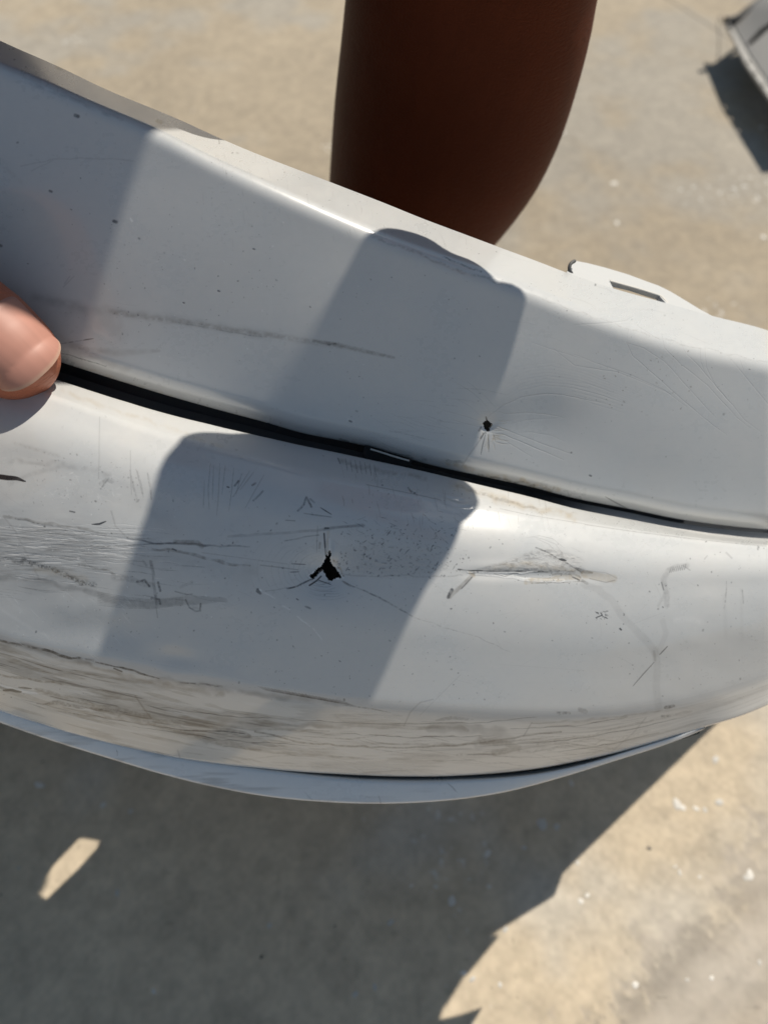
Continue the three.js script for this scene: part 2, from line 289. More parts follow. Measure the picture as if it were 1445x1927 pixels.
const bumper = thing('car_bumper', 'damaged white car bumper with torn hole, cracks, scuffs and dark gap, held above the concrete', 'car bumper', onGround(700, 1150));
const B0 = bumper.position;
const gauss = (x, y, cx, cy, rx, ry) => Math.exp(-(((x - cx) / rx) ** 2) - ((y - cy) / ry) ** 2);

// upper panel: rear flange edge, crest, face, rolled lower lip
const gUpper = panel('upper', [
  { y: yEdge, W: 0.286 }, { y: yCrest, W: 0.2615, r: 0.0048 },
  { y: (s) => lerp(yCrest(s), yLipTop(s), 0.5), W: 0.2733, r: 0.03 },
  { y: yLipTop, W: 0.289, r: 0.004 }, { y: yLip, W: 0.2975, r: 0.0022 }, { y: (s) => yLip(s) - 22, W: 0.31 },
], { from: -420, to: 1478, dense: [902, 936, 786, 820], holes: [puncture], lookAt: 2, origin: B0, bend: (x, y) => {
  let d = -0.0007 * gauss(x, y, 917, 803, 42, 36) - 0.0007 * gauss(x, y, 917, 803, 15, 13) - 0.0011 * gauss(x, y, 1010, 800, 90, 60);
  d += 0.00012 * Math.sin(x * 0.013 + y * 0.02) * smooth(200, 500, x) + 0.0003 * gauss(x, y, 560, 820, 60, 40) - 0.0004 * gauss(x, y, 690, 840, 60, 22);
  return d;
} });
const upper = new Coat(GRID.upper, 2048, 820);
base(upper, 11);
{
  const m = (...a) => upper.mark(...a);
  // long smear and the smudges round the thumb
  m('66,562 160,580 250,592 330,601 430,619 520,633', 15, 0.34, GREY, { grain: 0.7, scale: 0.07, wobble: 2, rough: 0.5, soft: 1 });
  m('210,588 330,603 430,620 520,633 600,644 640,652', 9, 0.42, BROWN, { grain: 0.75, scale: 0.2, wobble: 1.5, rough: 0.55, soft: 1 });
  m('590,641 640,650 690,662 741,673', 6.5, 0.55, BROWN, { grain: 0.5, scale: 0.25, taper: 0.4, rough: 0.5, soft: 0.9 });
  m('330,606 430,624 500,634', 1.6, 0.3, DARK, { grain: 1, scale: 0.35, wobble: 1.5 });
  m('618,648 632,647', 2.4, 0.5, DARK, { grain: 0.6, wobble: 3 });
  m('-60,545 60,565 150,590 220,620', 34, 0.2, GREY, { grain: 0.7, scale: 0.05, wobble: 8, soft: 1 });
  m('150,655 220,664 300,660', 10, 0.26, BROWN, { grain: 0.5, scale: 0.1, taper: 0.6, soft: 0.9 });
  m('110,640 170,668 215,690 240,694', 13, 0.28, BROWN, { grain: 0.6, scale: 0.08, soft: 1, wobble: 6 });
  m('105,664 130,668 160,677 200,690', 1.4, 0.6, DARK, { grain: 0.5, wobble: 1 });
  m('108,648 140,643 176,637', 1.5, 0.5, DARK, { grain: 0.8, taper: 0.6 });
  m('158,640 177,637', 1.6, 0.6, DARK, { taper: 0.7 });
  m('120,540 140,520', 1.6, 0.2, DARK, {}); m('122,534 132,520', 2, 0.25, [0.1, 0.12, 0.2], { soft: 0.9 });
  // stone chips with dark centres
  for (const [x, y, r] of [[145, 218, 5], [217, 417, 4.6], [300, 229, 6], [112, 127, 7], [96, 360, 3.4], [1, 462, 4], [412, 548, 2.4], [346, 570, 2], [478, 469, 2.2], [660, 793, 3], [1110, 895, 2.6], [658, 792, 2]]) m([[x - r * 0.5, y - r * 0.2], [x + r * 0.5, y + r * 0.2]], r, 0.85, DARK, { soft: 0.7, groove: 0.05, grain: 0.3, scale: 0.3 });
  m('247,413 249,416', 2.6, 0.7, PALE, {}); m('655,790 664,793', 5, 0.25, PALE, { soft: 0.9 });
  m('40,312 90,302 150,297 210,298 250,303', 2, 0.26, GREY, { wobble: 2, grain: 0.4 });
  m('60,322 100,303', 2, 0.2, GREY, { wobble: 2 });
  m('0,300 40,340', 8, 0.18, GREY, { grain: 0.8, wobble: 6, soft: 1 });
  // grime along the crest and the flange
  m('60,158 160,196 230,225', 5, 0.35, GREY, { grain: 0.9, scale: 0.09, wobble: 3 });
  m('700,446 790,478 850,505 900,520 960,540', 4.5, 0.4, BROWN, { grain: 0.95, scale: 0.25, wobble: 4, soft: 1 });
  m('836,486 870,500 905,512', 2.4, 0.6, DARK, { grain: 0.9, scale: 0.2, wobble: 2 });
  m('1000,552 1080,585 1150,608 1260,642 1445,682', 2.2, 0.2, BROWN, { grain: 0.95, scale: 0.33, wobble: 4, soft: 1 });
  scratches(upper, 301, 70, [380, 260, 900, 450], 1.35, 0.5, 26, 0.9, 0.28, GREY, { grain: 0.4 });
  scratches(upper, 331, 34, [930, 470, 1445, 640], 0.35, 0.5, 60, 1.1, 0.16, GREY, { grain: 0.5 });
  m('412,254 413,270', 1.4, 0.5, DARK); m('338,216 340,223', 1.4, 0.6, DARK);
  // crack web of the right-hand side
  const crack = (t, k = 1) => { m(t, 1.3, 0.26 * k, GREY, { groove: 0.035 * k, grain: 0.35, scale: 0.05, taper: 0.6, wobble: 0.8, soft: 0.8 }); const p = path(t).map(([x, y]) => [x + 1.6, y + 2.2]); m(p, 1.3, 0.12 * k, PALE, { taper: 0.6 }); };
  crack('1078,611 1120,609 1150,607 1178,603 1190,595', 0.9); crack('1182,618 1178,645 1190,670 1230,705 1290,758 1340,800 1366,818'); crack('1180,646 1210,655 1250,680 1290,725 1330,770 1346,786');
  crack('1245,628 1250,655 1280,685 1330,725 1385,785 1412,806'); crack('1280,640 1290,665 1315,690 1345,725 1400,790 1430,812'); crack('1326,650 1328,690 1345,726 1380,765', 0.8); crack('1317,655 1318,682 1325,700', 0.8);
  crack('1360,658 1390,695 1445,762 1480,800'); crack('1390,670 1398,697'); crack('1080,667 1140,690 1190,707 1250,735 1290,765', 0.8); crack('1040,655 1080,688 1160,700 1200,715 1262,742', 0.8); crack('1190,600 1200,615 1230,633 1243,640', 0.8); crack('1000,645 1060,664 1090,674', 0.6);
  // star of cracks round the puncture
  crack('919,788 922,782 928,778 932,775 948,763 975,750 1000,744 1030,741 1060,743 1080,748 1130,758', 1.35); crack('924,780 917,768 905,753 890,740 865,724 850,716', 1.25); crack('932,768 915,748 895,730 878,718', 1); crack('938,774 950,780 990,777 1025,780 1062,787', 1.1);
  crack('920,815 945,818 975,830 1010,845 1025,851 1060,866', 1.5); crack('933,804 965,815 1000,828 1036,842 1080,856', 1); crack('945,827 975,845 1002,861', 1); crack('906,806 880,798 850,790', 1.2); crack('911,797 880,785 855,778 840,774', 1); crack('912,790 885,765 862,752', 0.9); crack('960,800 990,791 1030,789 1058,788', 0.6); crack('975,815 1000,814 1040,822 1062,832', 0.7);
  for (let k = 0; k < 8; k++) { const o = k * 8.2; crack([[940 + o * 0.3, 758 - o], [975 + o * 0.2, 736 - o * 0.85], [1020 + o * 0.3, 725 - o * 0.75], [1075 + o * 0.4, 729 - o * 0.55], [1130 + o * 0.5, 744 - o * 0.4], [1180 + o * 0.5, 760 - o * 0.3]], 0.42 - (k % 3) * 0.08 - k * 0.02); }
  for (let k = 0; k < 6; k++) crack([[1060 + k * 5, 715 + k * 7], [1110 + k * 4, 724 + k * 8], [1160 + k * 3, 742 + k * 7]], 0.45);
  m('914,818 908,838 904,857', 1.6, 0.55, DARK, { groove: 0.08, taper: 0.7 }); m('919,820 919,852', 1.6, 0.5, DARK, { groove: 0.08, taper: 0.7 }); m('911,817 905,826', 2, 0.7, DARK); m('915,786 917,792', 1.6, 0.8, DARK); m('906,806 902,812', 3, 0.6, DARK, { soft: 0.9 }); m('910,820 880,860 868,880', 2, 0.3, GREY, { taper: 0.5 });
  scratches(upper, 401, 26, [922, 792, 940, 835], 0.05, 0.6, 22, 1.2, 0.3, TAN, { grain: 0.5, groove: 0.03 }); scratches(upper, 421, 14, [904, 812, 930, 840], 1.6, 0.7, 20, 1.2, 0.3, TAN, { groove: 0.03 });
  // faint wear above the gap, stains on the rolled lip
  scratches(upper, 441, 26, [650, 720, 900, 830], 0.2, 0.5, 80, 1.2, 0.17, DARK, { grain: 0.7 });
  m('590,826 660,832 720,850', 9, 0.4, GREY, { grain: 0.8, scale: 0.1, wobble: 6, soft: 1 }); m('660,836 730,852 800,868', 5, 0.45, BROWN, { grain: 0.8, wobble: 4 });
  m('830,868 900,892 960,905 1010,912 1050,922', 9, 0.5, TAN, { grain: 0.9, scale: 0.12, wobble: 5, soft: 0.9 }); m('900,893 960,907 1005,911', 3, 0.55, BROWN, { grain: 0.95, scale: 0.25, wobble: 3 }); m('840,866 870,872', 4, 0.5, DARK, { grain: 0.8, wobble: 3 });
  m('1138,934 1155,944 1180,957', 1.8, 0.55, DARK, { taper: 0.5 }); m('640,827 655,832', 3, 0.6, DARK, { grain: 0.5 });
  m('150,690 230,716 330,748', 4, 0.3, TAN, { grain: 0.9, wobble: 3 });
  specks(upper, 51, 110, [20, 260, 1440, 900]); specks(upper, 52, 40, [1120, 660, 1300, 780], BROWN); specks(upper, 53, 60, [200, 400, 520, 640], DARK, 0.8); specks(upper, 54, 40, [200, 380, 700, 700], PALE, 0.8);
  scratches(upper, 471, 60, [-200, 150, 1480, 900], 0.42, 0.9, 70, 0.8, 0.12, GREY, { grain: 0.4 });
  specks(upper, 55, 420, [-300, 260, 1460, 960], GREY, 0.55); specks(upper, 56, 160, [0, 300, 1440, 900], DARK, 0.5);
}
mesh('upper_panel', gUpper, upper.material(), bumper);

// lower panel: flange inside the gap, fold, face, crease, underside
const gLower = panel('lower', [
  { y: (s) => yTop(s) + 16, W: 0.315 }, { y: yTop, W: 0.2915, r: 0.001 }, { y: yFold, W: 0.2745, r: 0.0026 },
  { y: (s) => lerp(yFold(s), yCrease(s), 0.16), W: 0.2672, r: 0.009 },
  { y: (s) => lerp(yFold(s), yCrease(s), 0.52), W: 0.2685, r: 0.035 },
  { y: yCrease, W: 0.2825, r: 0.0045 }, { y: (s) => lerp(yCrease(s), yUnder(s), 0.55), W: 0.2955, r: 0.012, dW: (s) => -0.008 * smooth(1000, 1445, s) }, { y: yUnder, W: 0.3105, r: 0.002, dW: (s) => -0.020 * smooth(1000, 1445, s) }, { y: (s) => yUnder(s) - 8, W: 0.322, dW: (s) => -0.028 * smooth(1000, 1445, s) },
], { from: -420, to: 1458, dense: [572, 652, 1030, 1100], holes: [tear], lookAt: 6, origin: B0, bend: (x, y, q) => {
  let d = -0.0026 * gauss(x, y, 612, 1080, 46, 34) - 0.0012 * gauss(x, y, 600, 1075, 110, 70) + 0.0009 * gauss(x, y, 628, 1048, 8, 22);
  d -= 0.00045 * Math.exp(-(((y - 1083 - (x - 1000) * 0.02) / 9) ** 2)) * smooth(850, 910, x) * (1 - smooth(1090, 1165, x));
  d += 0.0004 * Math.exp(-(((y - 1066) / 11) ** 2)) * smooth(850, 930, x) * (1 - smooth(1040, 1110, x));
  if (q >= 3) { const a = (x - 858) * 0.78 + (y - 930) * 0.62, c = (y - 930) * 0.78 - (x - 858) * 0.62, l = Math.hypot(x - 858, (y - 928) * 1.2); d += 0.00026 * Math.sin(Math.abs(c) * 0.5 + a * 0.12 + 0.004 * a * a) * Math.exp(-((l / 44) ** 2)) - 0.0005 * gauss(x, y, 858, 930, 44, 36); }
  d -= 0.0007 * gauss(x, y, 232, 1190, 56, 34) + 0.0006 * gauss(x, y, 330, 1240, 40, 18) - 0.0003 * gauss(x, y, 160, 1140, 60, 30) + 0.0003 * gauss(x, y, 90, 1190, 70, 30);
  d += 0.0003 * (fbm(x * 0.014, y * 0.022, 77, 2) - 0.5) * (1 - smooth(350, 800, x)) + 0.0004 * (fbm(x * 0.012, y * 0.02, 78, 2) - 0.5) * smooth(1000, 1300, x);
  return d;
} });
const lower = new Coat(GRID.lower, 2048, 1280);
base(lower, 23);
{
  const m = (...a) => lower.mark(...a), face = { q: [2, 20] };
  // ---- underside: bounced light painted in, streaked grime, then the deep scrapes on the left
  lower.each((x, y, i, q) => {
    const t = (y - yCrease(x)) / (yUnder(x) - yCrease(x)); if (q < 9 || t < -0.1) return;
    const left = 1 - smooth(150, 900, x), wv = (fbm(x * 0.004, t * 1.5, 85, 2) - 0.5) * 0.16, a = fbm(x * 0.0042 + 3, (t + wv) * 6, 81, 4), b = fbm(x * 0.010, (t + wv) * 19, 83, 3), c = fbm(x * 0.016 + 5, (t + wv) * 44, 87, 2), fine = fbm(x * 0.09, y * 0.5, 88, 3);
    lower.mix(i, [0.84, 0.815, 0.765], 0.92 * smooth(-0.05, 0.25, t) * (1 - left * 0.7)); lower.mix(i, TAN, 0.07 * smooth(0.0, 0.3, t)); const k = smooth(-0.06, 0.2, t);  // pale warm mix stands in for light off the sunlit ground
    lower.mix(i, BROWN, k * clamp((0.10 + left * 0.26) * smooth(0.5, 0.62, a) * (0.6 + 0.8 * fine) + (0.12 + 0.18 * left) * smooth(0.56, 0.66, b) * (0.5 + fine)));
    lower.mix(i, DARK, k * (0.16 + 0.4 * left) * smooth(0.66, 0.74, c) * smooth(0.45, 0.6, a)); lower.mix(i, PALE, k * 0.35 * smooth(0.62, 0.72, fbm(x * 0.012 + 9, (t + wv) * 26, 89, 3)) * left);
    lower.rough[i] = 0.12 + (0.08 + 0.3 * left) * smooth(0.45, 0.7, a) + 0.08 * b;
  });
  m('-420,1100 -150,1165 0,1207 60,1222 110,1236 160,1250 200,1263 250,1278 300,1290 350,1298 420,1306', 8, 0.5, BROWN, { grain: 0.7, scale: 0.06, wobble: 5, soft: 0.9 });
  m('-60,1190 0,1203 50,1219 92,1226 130,1237 175,1243', 3.2, 0.8, DARK, { grain: 0.85, scale: 0.12, wobble: 3 }); m('84,1222 110,1231 145,1239', 3.6, 0.95, DARK, { grain: 0.5, taper: 0.7, wobble: 2 }); m('210,1252 250,1262 300,1277', 3, 0.95, DARK, { grain: 0.4, taper: 0.6, wobble: 2 }); m('180,1246 215,1254', 2.4, 0.8, DARK, { grain: 0.5, taper: 0.5 }); m('215,1258 230,1264', 2, 0.8, DARK);
  m('300,1278 380,1292 460,1302 540,1312 640,1322', 9, 0.42, GREY, { grain: 0.7, scale: 0.07, wobble: 4, soft: 0.9 }); m('330,1282 420,1293', 2.4, 0.6, DARK, { grain: 0.9, scale: 0.14, wobble: 2 });
  for (let k = 0; k < 26; k++) { const x = 485 + k * 6.4, y = 1291 + k * 1.12; m([[x, y], [x + 12, y + 6], [x + 25, y + 10]], 1.9, 0.62 - Math.abs(k - 13) * 0.025, DARK, { taper: 0.6, grain: 0.3 }); }
  m('640,1326 700,1334 735,1341', 2, 0.45, DARK, { grain: 0.6, taper: 0.6 });
  m('0,1270 40,1275 90,1283 120,1287', 3, 0.7, BROWN, { grain: 0.6, wobble: 2 }); m('0,1290 30,1296 70,1304', 4.5, 0.95, PALE, { taper: 0.5, wobble: 3, groove: 0.1 }); m('8,1300 25,1298 40,1300', 4, 0.95, DARK, { taper: 0.4, wobble: 3 }); m('36,1292 60,1295', 2.4, 0.8, DARK, { taper: 0.5, wobble: 2 });
  m('70,1297 140,1318 200,1332 280,1346', 6, 0.5, BROWN, { grain: 0.6, wobble: 4 }); m('70,1325 110,1323 180,1334 240,1343', 4, 0.6, DARK, { grain: 0.7, taper: 0.5, wobble: 3 }); m('95,1310 140,1321', 2, 0.6, DARK, { taper: 0.6 }); m('110,1338 160,1346 210,1352', 2.4, 0.5, DARK, { grain: 0.6, taper: 0.6 }); m('210,1340 270,1350 360,1362', 3, 0.5, BROWN, { grain: 0.5, taper: 0.5 });
  m('250,1352 330,1375 420,1398 490,1412', 7, 0.4, BROWN, { grain: 0.7, wobble: 4, soft: 1 }); m('270,1335 320,1352 350,1374 390,1398', 5, 0.3, GREY, { grain: 0.6, soft: 1 });
  m('255,1310 268,1328 280,1345 285,1352', 2.4, 0.42, BROWN, { wobble: 1 }); m('335,1412 342,1435', 2, 0.3, GREY);
  m('225,1348 330,1352 480,1362 640,1366 760,1366 880,1372', 9, 0.42, BROWN, { grain: 0.65, scale: 0.05, wobble: 5, taper: 0.5, soft: 0.8 }); m('290,1358 380,1366 460,1378 470,1383', 4, 0.5, BROWN, { grain: 0.4, wobble: 2 }); m('340,1374 420,1376 462,1381', 2.2, 0.75, DARK, { grain: 0.4, taper: 0.5 });
  m('480,1376 560,1396 650,1404 760,1407 860,1403 930,1393 1000,1383 1055,1378', 2.4, 0.6, BROWN, { grain: 0.4, wobble: 1.5 });
  m('810,1372 870,1368 930,1376 960,1388 900,1398', 13, 0.38, GREY, { grain: 0.4, scale: 0.06, wobble: 5 }); m('905,1392 950,1396 975,1408 930,1416', 9, 0.4, BROWN, { grain: 0.4, wobble: 4 }); m('880,1420 930,1419', 1.8, 0.5, DARK, { taper: 0.5 });
  m('820,1355 860,1351 890,1353', 5, 0.5, GREY, { grain: 0.7, taper: 0.6, wobble: 2 }); m('760,1366 772,1340 790,1322 815,1316', 2, 0.3, GREY); m('985,1385 1000,1360', 2, 0.3, GREY); m('1050,1340 1070,1343', 5, 0.5, DARK, { grain: 0.8, wobble: 4 }); m('1090,1337 1102,1340', 5, 0.5, GREY, { grain: 0.5, wobble: 3 }); m('1252,1333 1266,1329', 4.5, 0.8, DARK, { grain: 0.6, wobble: 3 }); m('1245,1347 1260,1347', 3, 0.5, DARK, { grain: 0.6, wobble: 2 });
  m('1010,1400 1100,1385 1200,1362 1300,1338', 3, 0.3, BROWN, { grain: 0.7, wobble: 3 }); m('1150,1415 1190,1380 1215,1350', 2, 0.25, GREY); m('860,1420 980,1416 1100,1402 1220,1376', 5, 0.3, BROWN, { grain: 0.8, wobble: 4, soft: 1 });
  scratches(lower, 501, 50, [380, 1380, 1100, 1440], 0.02, 0.4, 150, 1.6, 0.3, BROWN, { grain: 0.6 }); scratches(lower, 531, 40, [430, 1385, 720, 1440], 0.42, 0.15, 34, 1.2, 0.35, PALE, { grain: 0.3 });
  // ---- flange and fold
  scratches(lower, 541, 60, [640, 868, 1120, 975], 1.45, 0.35, 26, 1.1, 0.35, BROWN, { grain: 0.4 }); m('850,912 900,926 960,945 1020,960 1080,972', 12, 0.5, TAN, { grain: 0.75, scale: 0.1, wobble: 5, soft: 1 }); m('860,915 940,940 1010,956', 4, 0.4, BROWN, { grain: 0.9, scale: 0.2, wobble: 4 });
  m('640,870 720,885 800,900', 8, 0.42, BROWN, { grain: 0.9, scale: 0.14, wobble: 5, soft: 1 }); m('636,862 640,872', 1.6, 0.6, DARK); for (let k = 0; k < 7; k++) m([[650 + k * 9, 862 + k * 2], [654 + k * 9, 886 + k * 2]], 1.2, 0.5, DARK, { taper: 0.6 });
  m('768,918 774,926', 2.4, 0.6, DARK, { grain: 0.5 }); m('772,922 786,932', 1.4, 0.4, GREY); m('690,912 760,926 830,940', 1.3, 0.5, GREY); m('1100,987 1200,1002 1300,1014 1440,1028', 1.4, 0.45, GREY, { grain: 0.4 }); m('940,957 1000,970 1100,986', 1.2, 0.4, GREY, { grain: 0.5 });
  m('120,735 200,768 300,800 420,838', 7, 0.25, TAN, { grain: 0.9, scale: 0.12, wobble: 4, soft: 1 });
  // ---- left: scraped area
  m('-40,892 0,897 20,899 48,906', 6, 1, DARK, { taper: 0.75, wobble: 2, soft: 0.3 }); m('174,987 188,986 200,981', 2.6, 0.95, DARK, { taper: 0.6 }); m('132,962 141,964', 2, 0.7, DARK);
  m('20,868 90,872 160,880 205,892', 8, 0.28, GREY, { grain: 0.8, scale: 0.1, wobble: 4, soft: 1 }); m('110,880 60,892 20,910', 8, 0.22, GREY, { grain: 0.5, soft: 1 }); m('30,835 110,858', 6, 0.2, BROWN, { grain: 0.8, soft: 1 });
  for (const t of ['245,884 250,910 258,940', '258,886 266,915 270,935', '278,890 284,920 285,940', '262,940 257,945']) m(t, 3, 0.5, GREY, { grain: 0.7, taper: 0.5, wobble: 2 });
  m('188,785 187,860 186,900', 1.5, 0.25, GREY); m('246,848 246,890 248,930', 1.5, 0.25, GREY);
  m('205,900 190,920', 2, 0.5, DARK, { grain: 0.6 }); m('190,912 200,900 212,908', 5, 0.4, GREY, { grain: 0.9, wobble: 4 }); scratches(lower, 551, 40, [90, 890, 220, 940], 0.4, 2, 14, 1.6, 0.4, PALE, { grain: 0.6 }); specks(lower, 552, 60, [60, 850, 260, 950], GREY);
  m('8,972 50,977 90,985 150,995 200,1004', 3.6, 0.55, BROWN, { grain: 0.7, scale: 0.1, wobble: 3 }); m('30,975 100,990', 2, 0.5, DARK, { grain: 0.7, wobble: 2 }); m('10,975 30,1000 60,1060 75,1090', 2.6, 0.3, GREY, { grain: 0.4, wobble: 2 }); m('70,998 110,997 160,1001', 1.6, 0.6, DARK, { grain: 0.6 });
  m('240,1012 290,1022 340,1022 400,1027 470,1028', 3, 0.65, DARK, { grain: 0.6, scale: 0.1, wobble: 2, taper: 0.4 }); m('330,1018 372,1022 380,1026', 5.5, 0.6, BROWN, { grain: 0.5, wobble: 3 }); m('210,962 218,990 240,1012', 2.4, 0.3, GREY, { grain: 0.3 });
  m('280,1031 340,1038 380,1046 420,1058 470,1067', 4.4, 0.6, BROWN, { grain: 0.75, scale: 0.12, wobble: 3, taper: 0.4 }); m('150,1030 240,1026 330,1021', 1.6, 0.5, DARK, { grain: 0.4 }); m('380,1040 440,1048 540,1062', 1.4, 0.35, GREY, { grain: 0.4 }); m('325,1033 332,1036', 2.4, 0.7, DARK);
  for (const t of ['0,1040 60,1042 150,1050', '90,1012 170,1016 245,1016', '120,1000 200,1009 260,1018', '200,1028 250,1030', '10,1027 110,1030 240,1024', '150,1036 200,1040 240,1048']) m(t, 2.6, 0.55, PALE, { grain: 0.7, scale: 0.16, wobble: 2, groove: 0.06, rough: 0.55 });
  m('70,1058 115,1058', 1.6, 0.95, PALE, { groove: 0.06 });
  scratches(lower, 561, 90, [-120, 985, 230, 1055], 0.06, 0.12, 90, 1.3, 0.4, PALE, { grain: 0.5, groove: 0.04 }); scratches(lower, 571, 90, [-120, 985, 250, 1075], 0.07, 0.14, 90, 1.4, 0.4, GREY, { grain: 0.6 });
  lower.each((x, y, i, q) => { const a = (1 - smooth(120, 260, x)) * Math.exp(-(((y - 1030 - x * 0.12) / 60) ** 2)) * 0.5; if (a > 0.02 && q > 3) { lower.mix(i, GREY, a * (0.3 + 0.7 * smooth(0.45, 0.7, fbm(x * 0.03, y * 0.14, 91, 3)))); lower.rough[i] += a * 0.5; } });
  m('45,1052 75,1062 95,1066 120,1078 150,1094 178,1103', 7, 0.75, DARK, { grain: 1, scale: 0.34, wobble: 5, soft: 0.8, groove: 0.06 }); m('70,1072 110,1074 160,1090', 12, 0.3, TAN, { grain: 0.5, soft: 1, wobble: 4 }); m('0,1052 40,1056 60,1064', 5, 0.5, DARK, { grain: 0.95, scale: 0.25, wobble: 4 });
  m('-60,1082 0,1088 60,1090 110,1102 170,1112', 9, 0.5, GREY, { grain: 0.6, scale: 0.08, wobble: 4, soft: 0.9 }); m('160,1112 200,1124 240,1134 285,1139 330,1131 400,1129 425,1131', 12, 0.42, GREY, { grain: 0.45, scale: 0.07, wobble: 3, taper: 0.5 }); for (let k = 0; k < 9; k++) m([[185, 1114 + k * 3], [240, 1124 + k * 2.6], [290, 1129 + k * 2], [345, 1124 + k * 1.8]], 0.9, 0.35, DARK, { grain: 0.6 });
  m('150,1062 190,1072 215,1080', 3, 0.5, BROWN, { grain: 0.8, wobble: 3 }); m('215,1086 250,1092 285,1100', 8, 0.4, GREY, { grain: 0.6, wobble: 3 }); m('258,1095 272,1090 282,1102', 3, 0.75, DARK, { grain: 0.5, wobble: 2 }); m('284,1054 289,1080 290,1100 296,1138', 4, 0.55, DARK, { grain: 0.7, scale: 0.14, wobble: 3 }); m('298,1096 302,1112', 3, 0.75, DARK, { grain: 0.4 }); m('286,1126 300,1128 302,1138', 3, 0.7, DARK, { grain: 0.6, wobble: 2 }); m('294,1140 297,1162', 1.8, 0.4, GREY); m('270,1056 276,1064', 3, 0.4, GREY);
  m('350,1130 357,1144 368,1152 377,1150 378,1135', 2.4, 0.7, DARK, { grain: 0.6, wobble: 2 }); m('360,1134 370,1146', 7, 0.3, GREY, { grain: 0.8 }); m('330,1113 352,1119 362,1118', 1.8, 0.5, DARK, { grain: 0.5 }); m('340,1105 362,1095', 4, 0.25, GREY, { grain: 0.6 });
  scratches(lower, 581, 30, [20, 1110, 240, 1240], 0.75, 0.4, 30, 0.9, 0.3, PALE); m('5,1148 60,1185 90,1198', 7, 0.22, PALE, { grain: 0.5, soft: 1, taper: 0.5 }); m('10,1120 40,1150', 5, 0.12, PALE, { soft: 1 });
  m('-400,900 -200,940 -20,985', 8, 0.4, GREY, { grain: 0.7, wobble: 5 }); m('-420,1010 -150,1060 -20,1080', 9, 0.4, GREY, { grain: 0.7, wobble: 5 });
  // ---- middle: fan of scratches under the fold, small marks
  for (const t of ['396,872 392,920 394,958', '402,876 400,940', '414,872 411,940 408,970', '424,876 418,930', '440,880 436,925 431,962', '455,892 444,930', '470,886 450,918 438,935', '497,894 476,930 462,956', '385,905 383,955', '478,888 452,922']) m(t, 1.4, 0.5, GREY, { taper: 0.5, groove: 0.05, grain: 0.3 });
  m('442,914 449,905', 2.6, 0.75, DARK, { grain: 0.4 }); m('428,916 431,917', 2, 0.8, DARK); m('475,913 481,909', 2.8, 0.7, DARK, { grain: 0.5 }); m('477,942 488,932 495,924', 2.4, 0.55, DARK, { grain: 0.6 });
  m('561,960 572,948 577,936 586,955', 2.8, 0.7, DARK, { grain: 0.6, wobble: 2 }); m('584,939 592,946', 2.4, 0.6, GREY, { grain: 0.4 }); m('603,955 614,962 624,968', 1.7, 0.75, DARK, { taper: 0.5 }); m('572,966 600,970 624,973', 2, 0.6, DARK, { grain: 0.4, taper: 0.5 }); m('538,979 555,980', 1.5, 0.4, DARK);
  m('430,1010 480,1006 540,1003 590,999 625,993 682,988', 3.6, 0.42, GREY, { grain: 0.5, scale: 0.12, wobble: 1 }); m('610,997 645,991 685,989', 3.4, 0.5, GREY, { grain: 0.3 }); m('612,994 618,994', 2.6, 0.8, DARK); m('536,1018 560,1014 575,1010 600,1007', 1.6, 0.45, DARK, { grain: 0.4 });
  m('490,1064 530,1069 560,1074', 1.6, 0.5, GREY, {}); m('548,1062 575,1064', 1.5, 0.7, DARK, { taper: 0.5 }); m('545,1078 562,1078', 1.5, 0.7, DARK, { taper: 0.5 });
  // torn hole: stress rings, splits, frayed edge
  for (let k = 0; k < 11; k++) { const r = 34 + k * 7.6 + (k > 6 ? (k - 6) * 4 : 0), pts = []; for (let a = 100 + k * 1.5; a < 262 - k * 4; a += 9) pts.push([614 + Math.cos(a * DEG) * r * 1.02 - k * 1.5, 1074 - Math.sin(a * DEG) * r * 0.72]); m(pts, 1.0, 0.26 - k * 0.015, DARK, { groove: 0.02, taper: 0.7, grain: 0.9, scale: 0.05, wobble: 2.5, seed: k * 7 }); }
  for (let k = 0; k < 8; k++) { const pts = []; for (let a = 0; a <= 60; a += 10) { const r = 22 + k * 6; pts.push([606 + k * 2 + Math.cos((235 + a) * DEG) * r * 1.15, 1082 - Math.sin((235 + a) * DEG) * r * 0.75]); } m(pts, 1.1, 0.5 - k * 0.05, DARK, { groove: 0.03, taper: 0.6, wobble: 2, grain: 0.6, scale: 0.06, seed: k + 20 }); }
  m('610,1004 611,1018 612,1030', 2, 0.9, DARK, { groove: 0.15 }); m('612,1030 613,1046', 1.4, 0.8, DARK); m('598,990 597,1010 596,1040', 1.2, 0.45, GREY); m('602,1022 601,1032', 3, 0.5, BROWN, { grain: 0.6 }); m('620,1014 621,1034', 3, 0.6, PALE, { groove: -0.12, grain: 0.3 }); m('618,1000 616,1040', 4, 0.35, TAN, { grain: 0.6, groove: -0.08 });
  m('588,1092 578,1096 560,1104 540,1108', 2.2, 0.9, DARK, { grain: 0.6, wobble: 1.5 }); m('604,1088 596,1096 582,1104', 2, 0.95, DARK, { wobble: 1 }); m('600,1096 612,1100 622,1103', 1.3, 0.8, DARK); m('596,1082 590,1092', 1.3, 0.7, DARK); m('540,1107 520,1111 500,1113', 1.8, 0.4, GREY, { grain: 0.5 });
  m('628,1058 636,1070 644,1084', 6, 0.65, TAN, { grain: 0.9, scale: 0.3, wobble: 3 }); specks(lower, 591, 40, [624, 1054, 648, 1088], DARK, 0.8); m('583,1090 590,1080', 2.4, 0.8, PALE, {}); m('626,1094 640,1092', 2, 0.8, PALE, { grain: 0.3 });
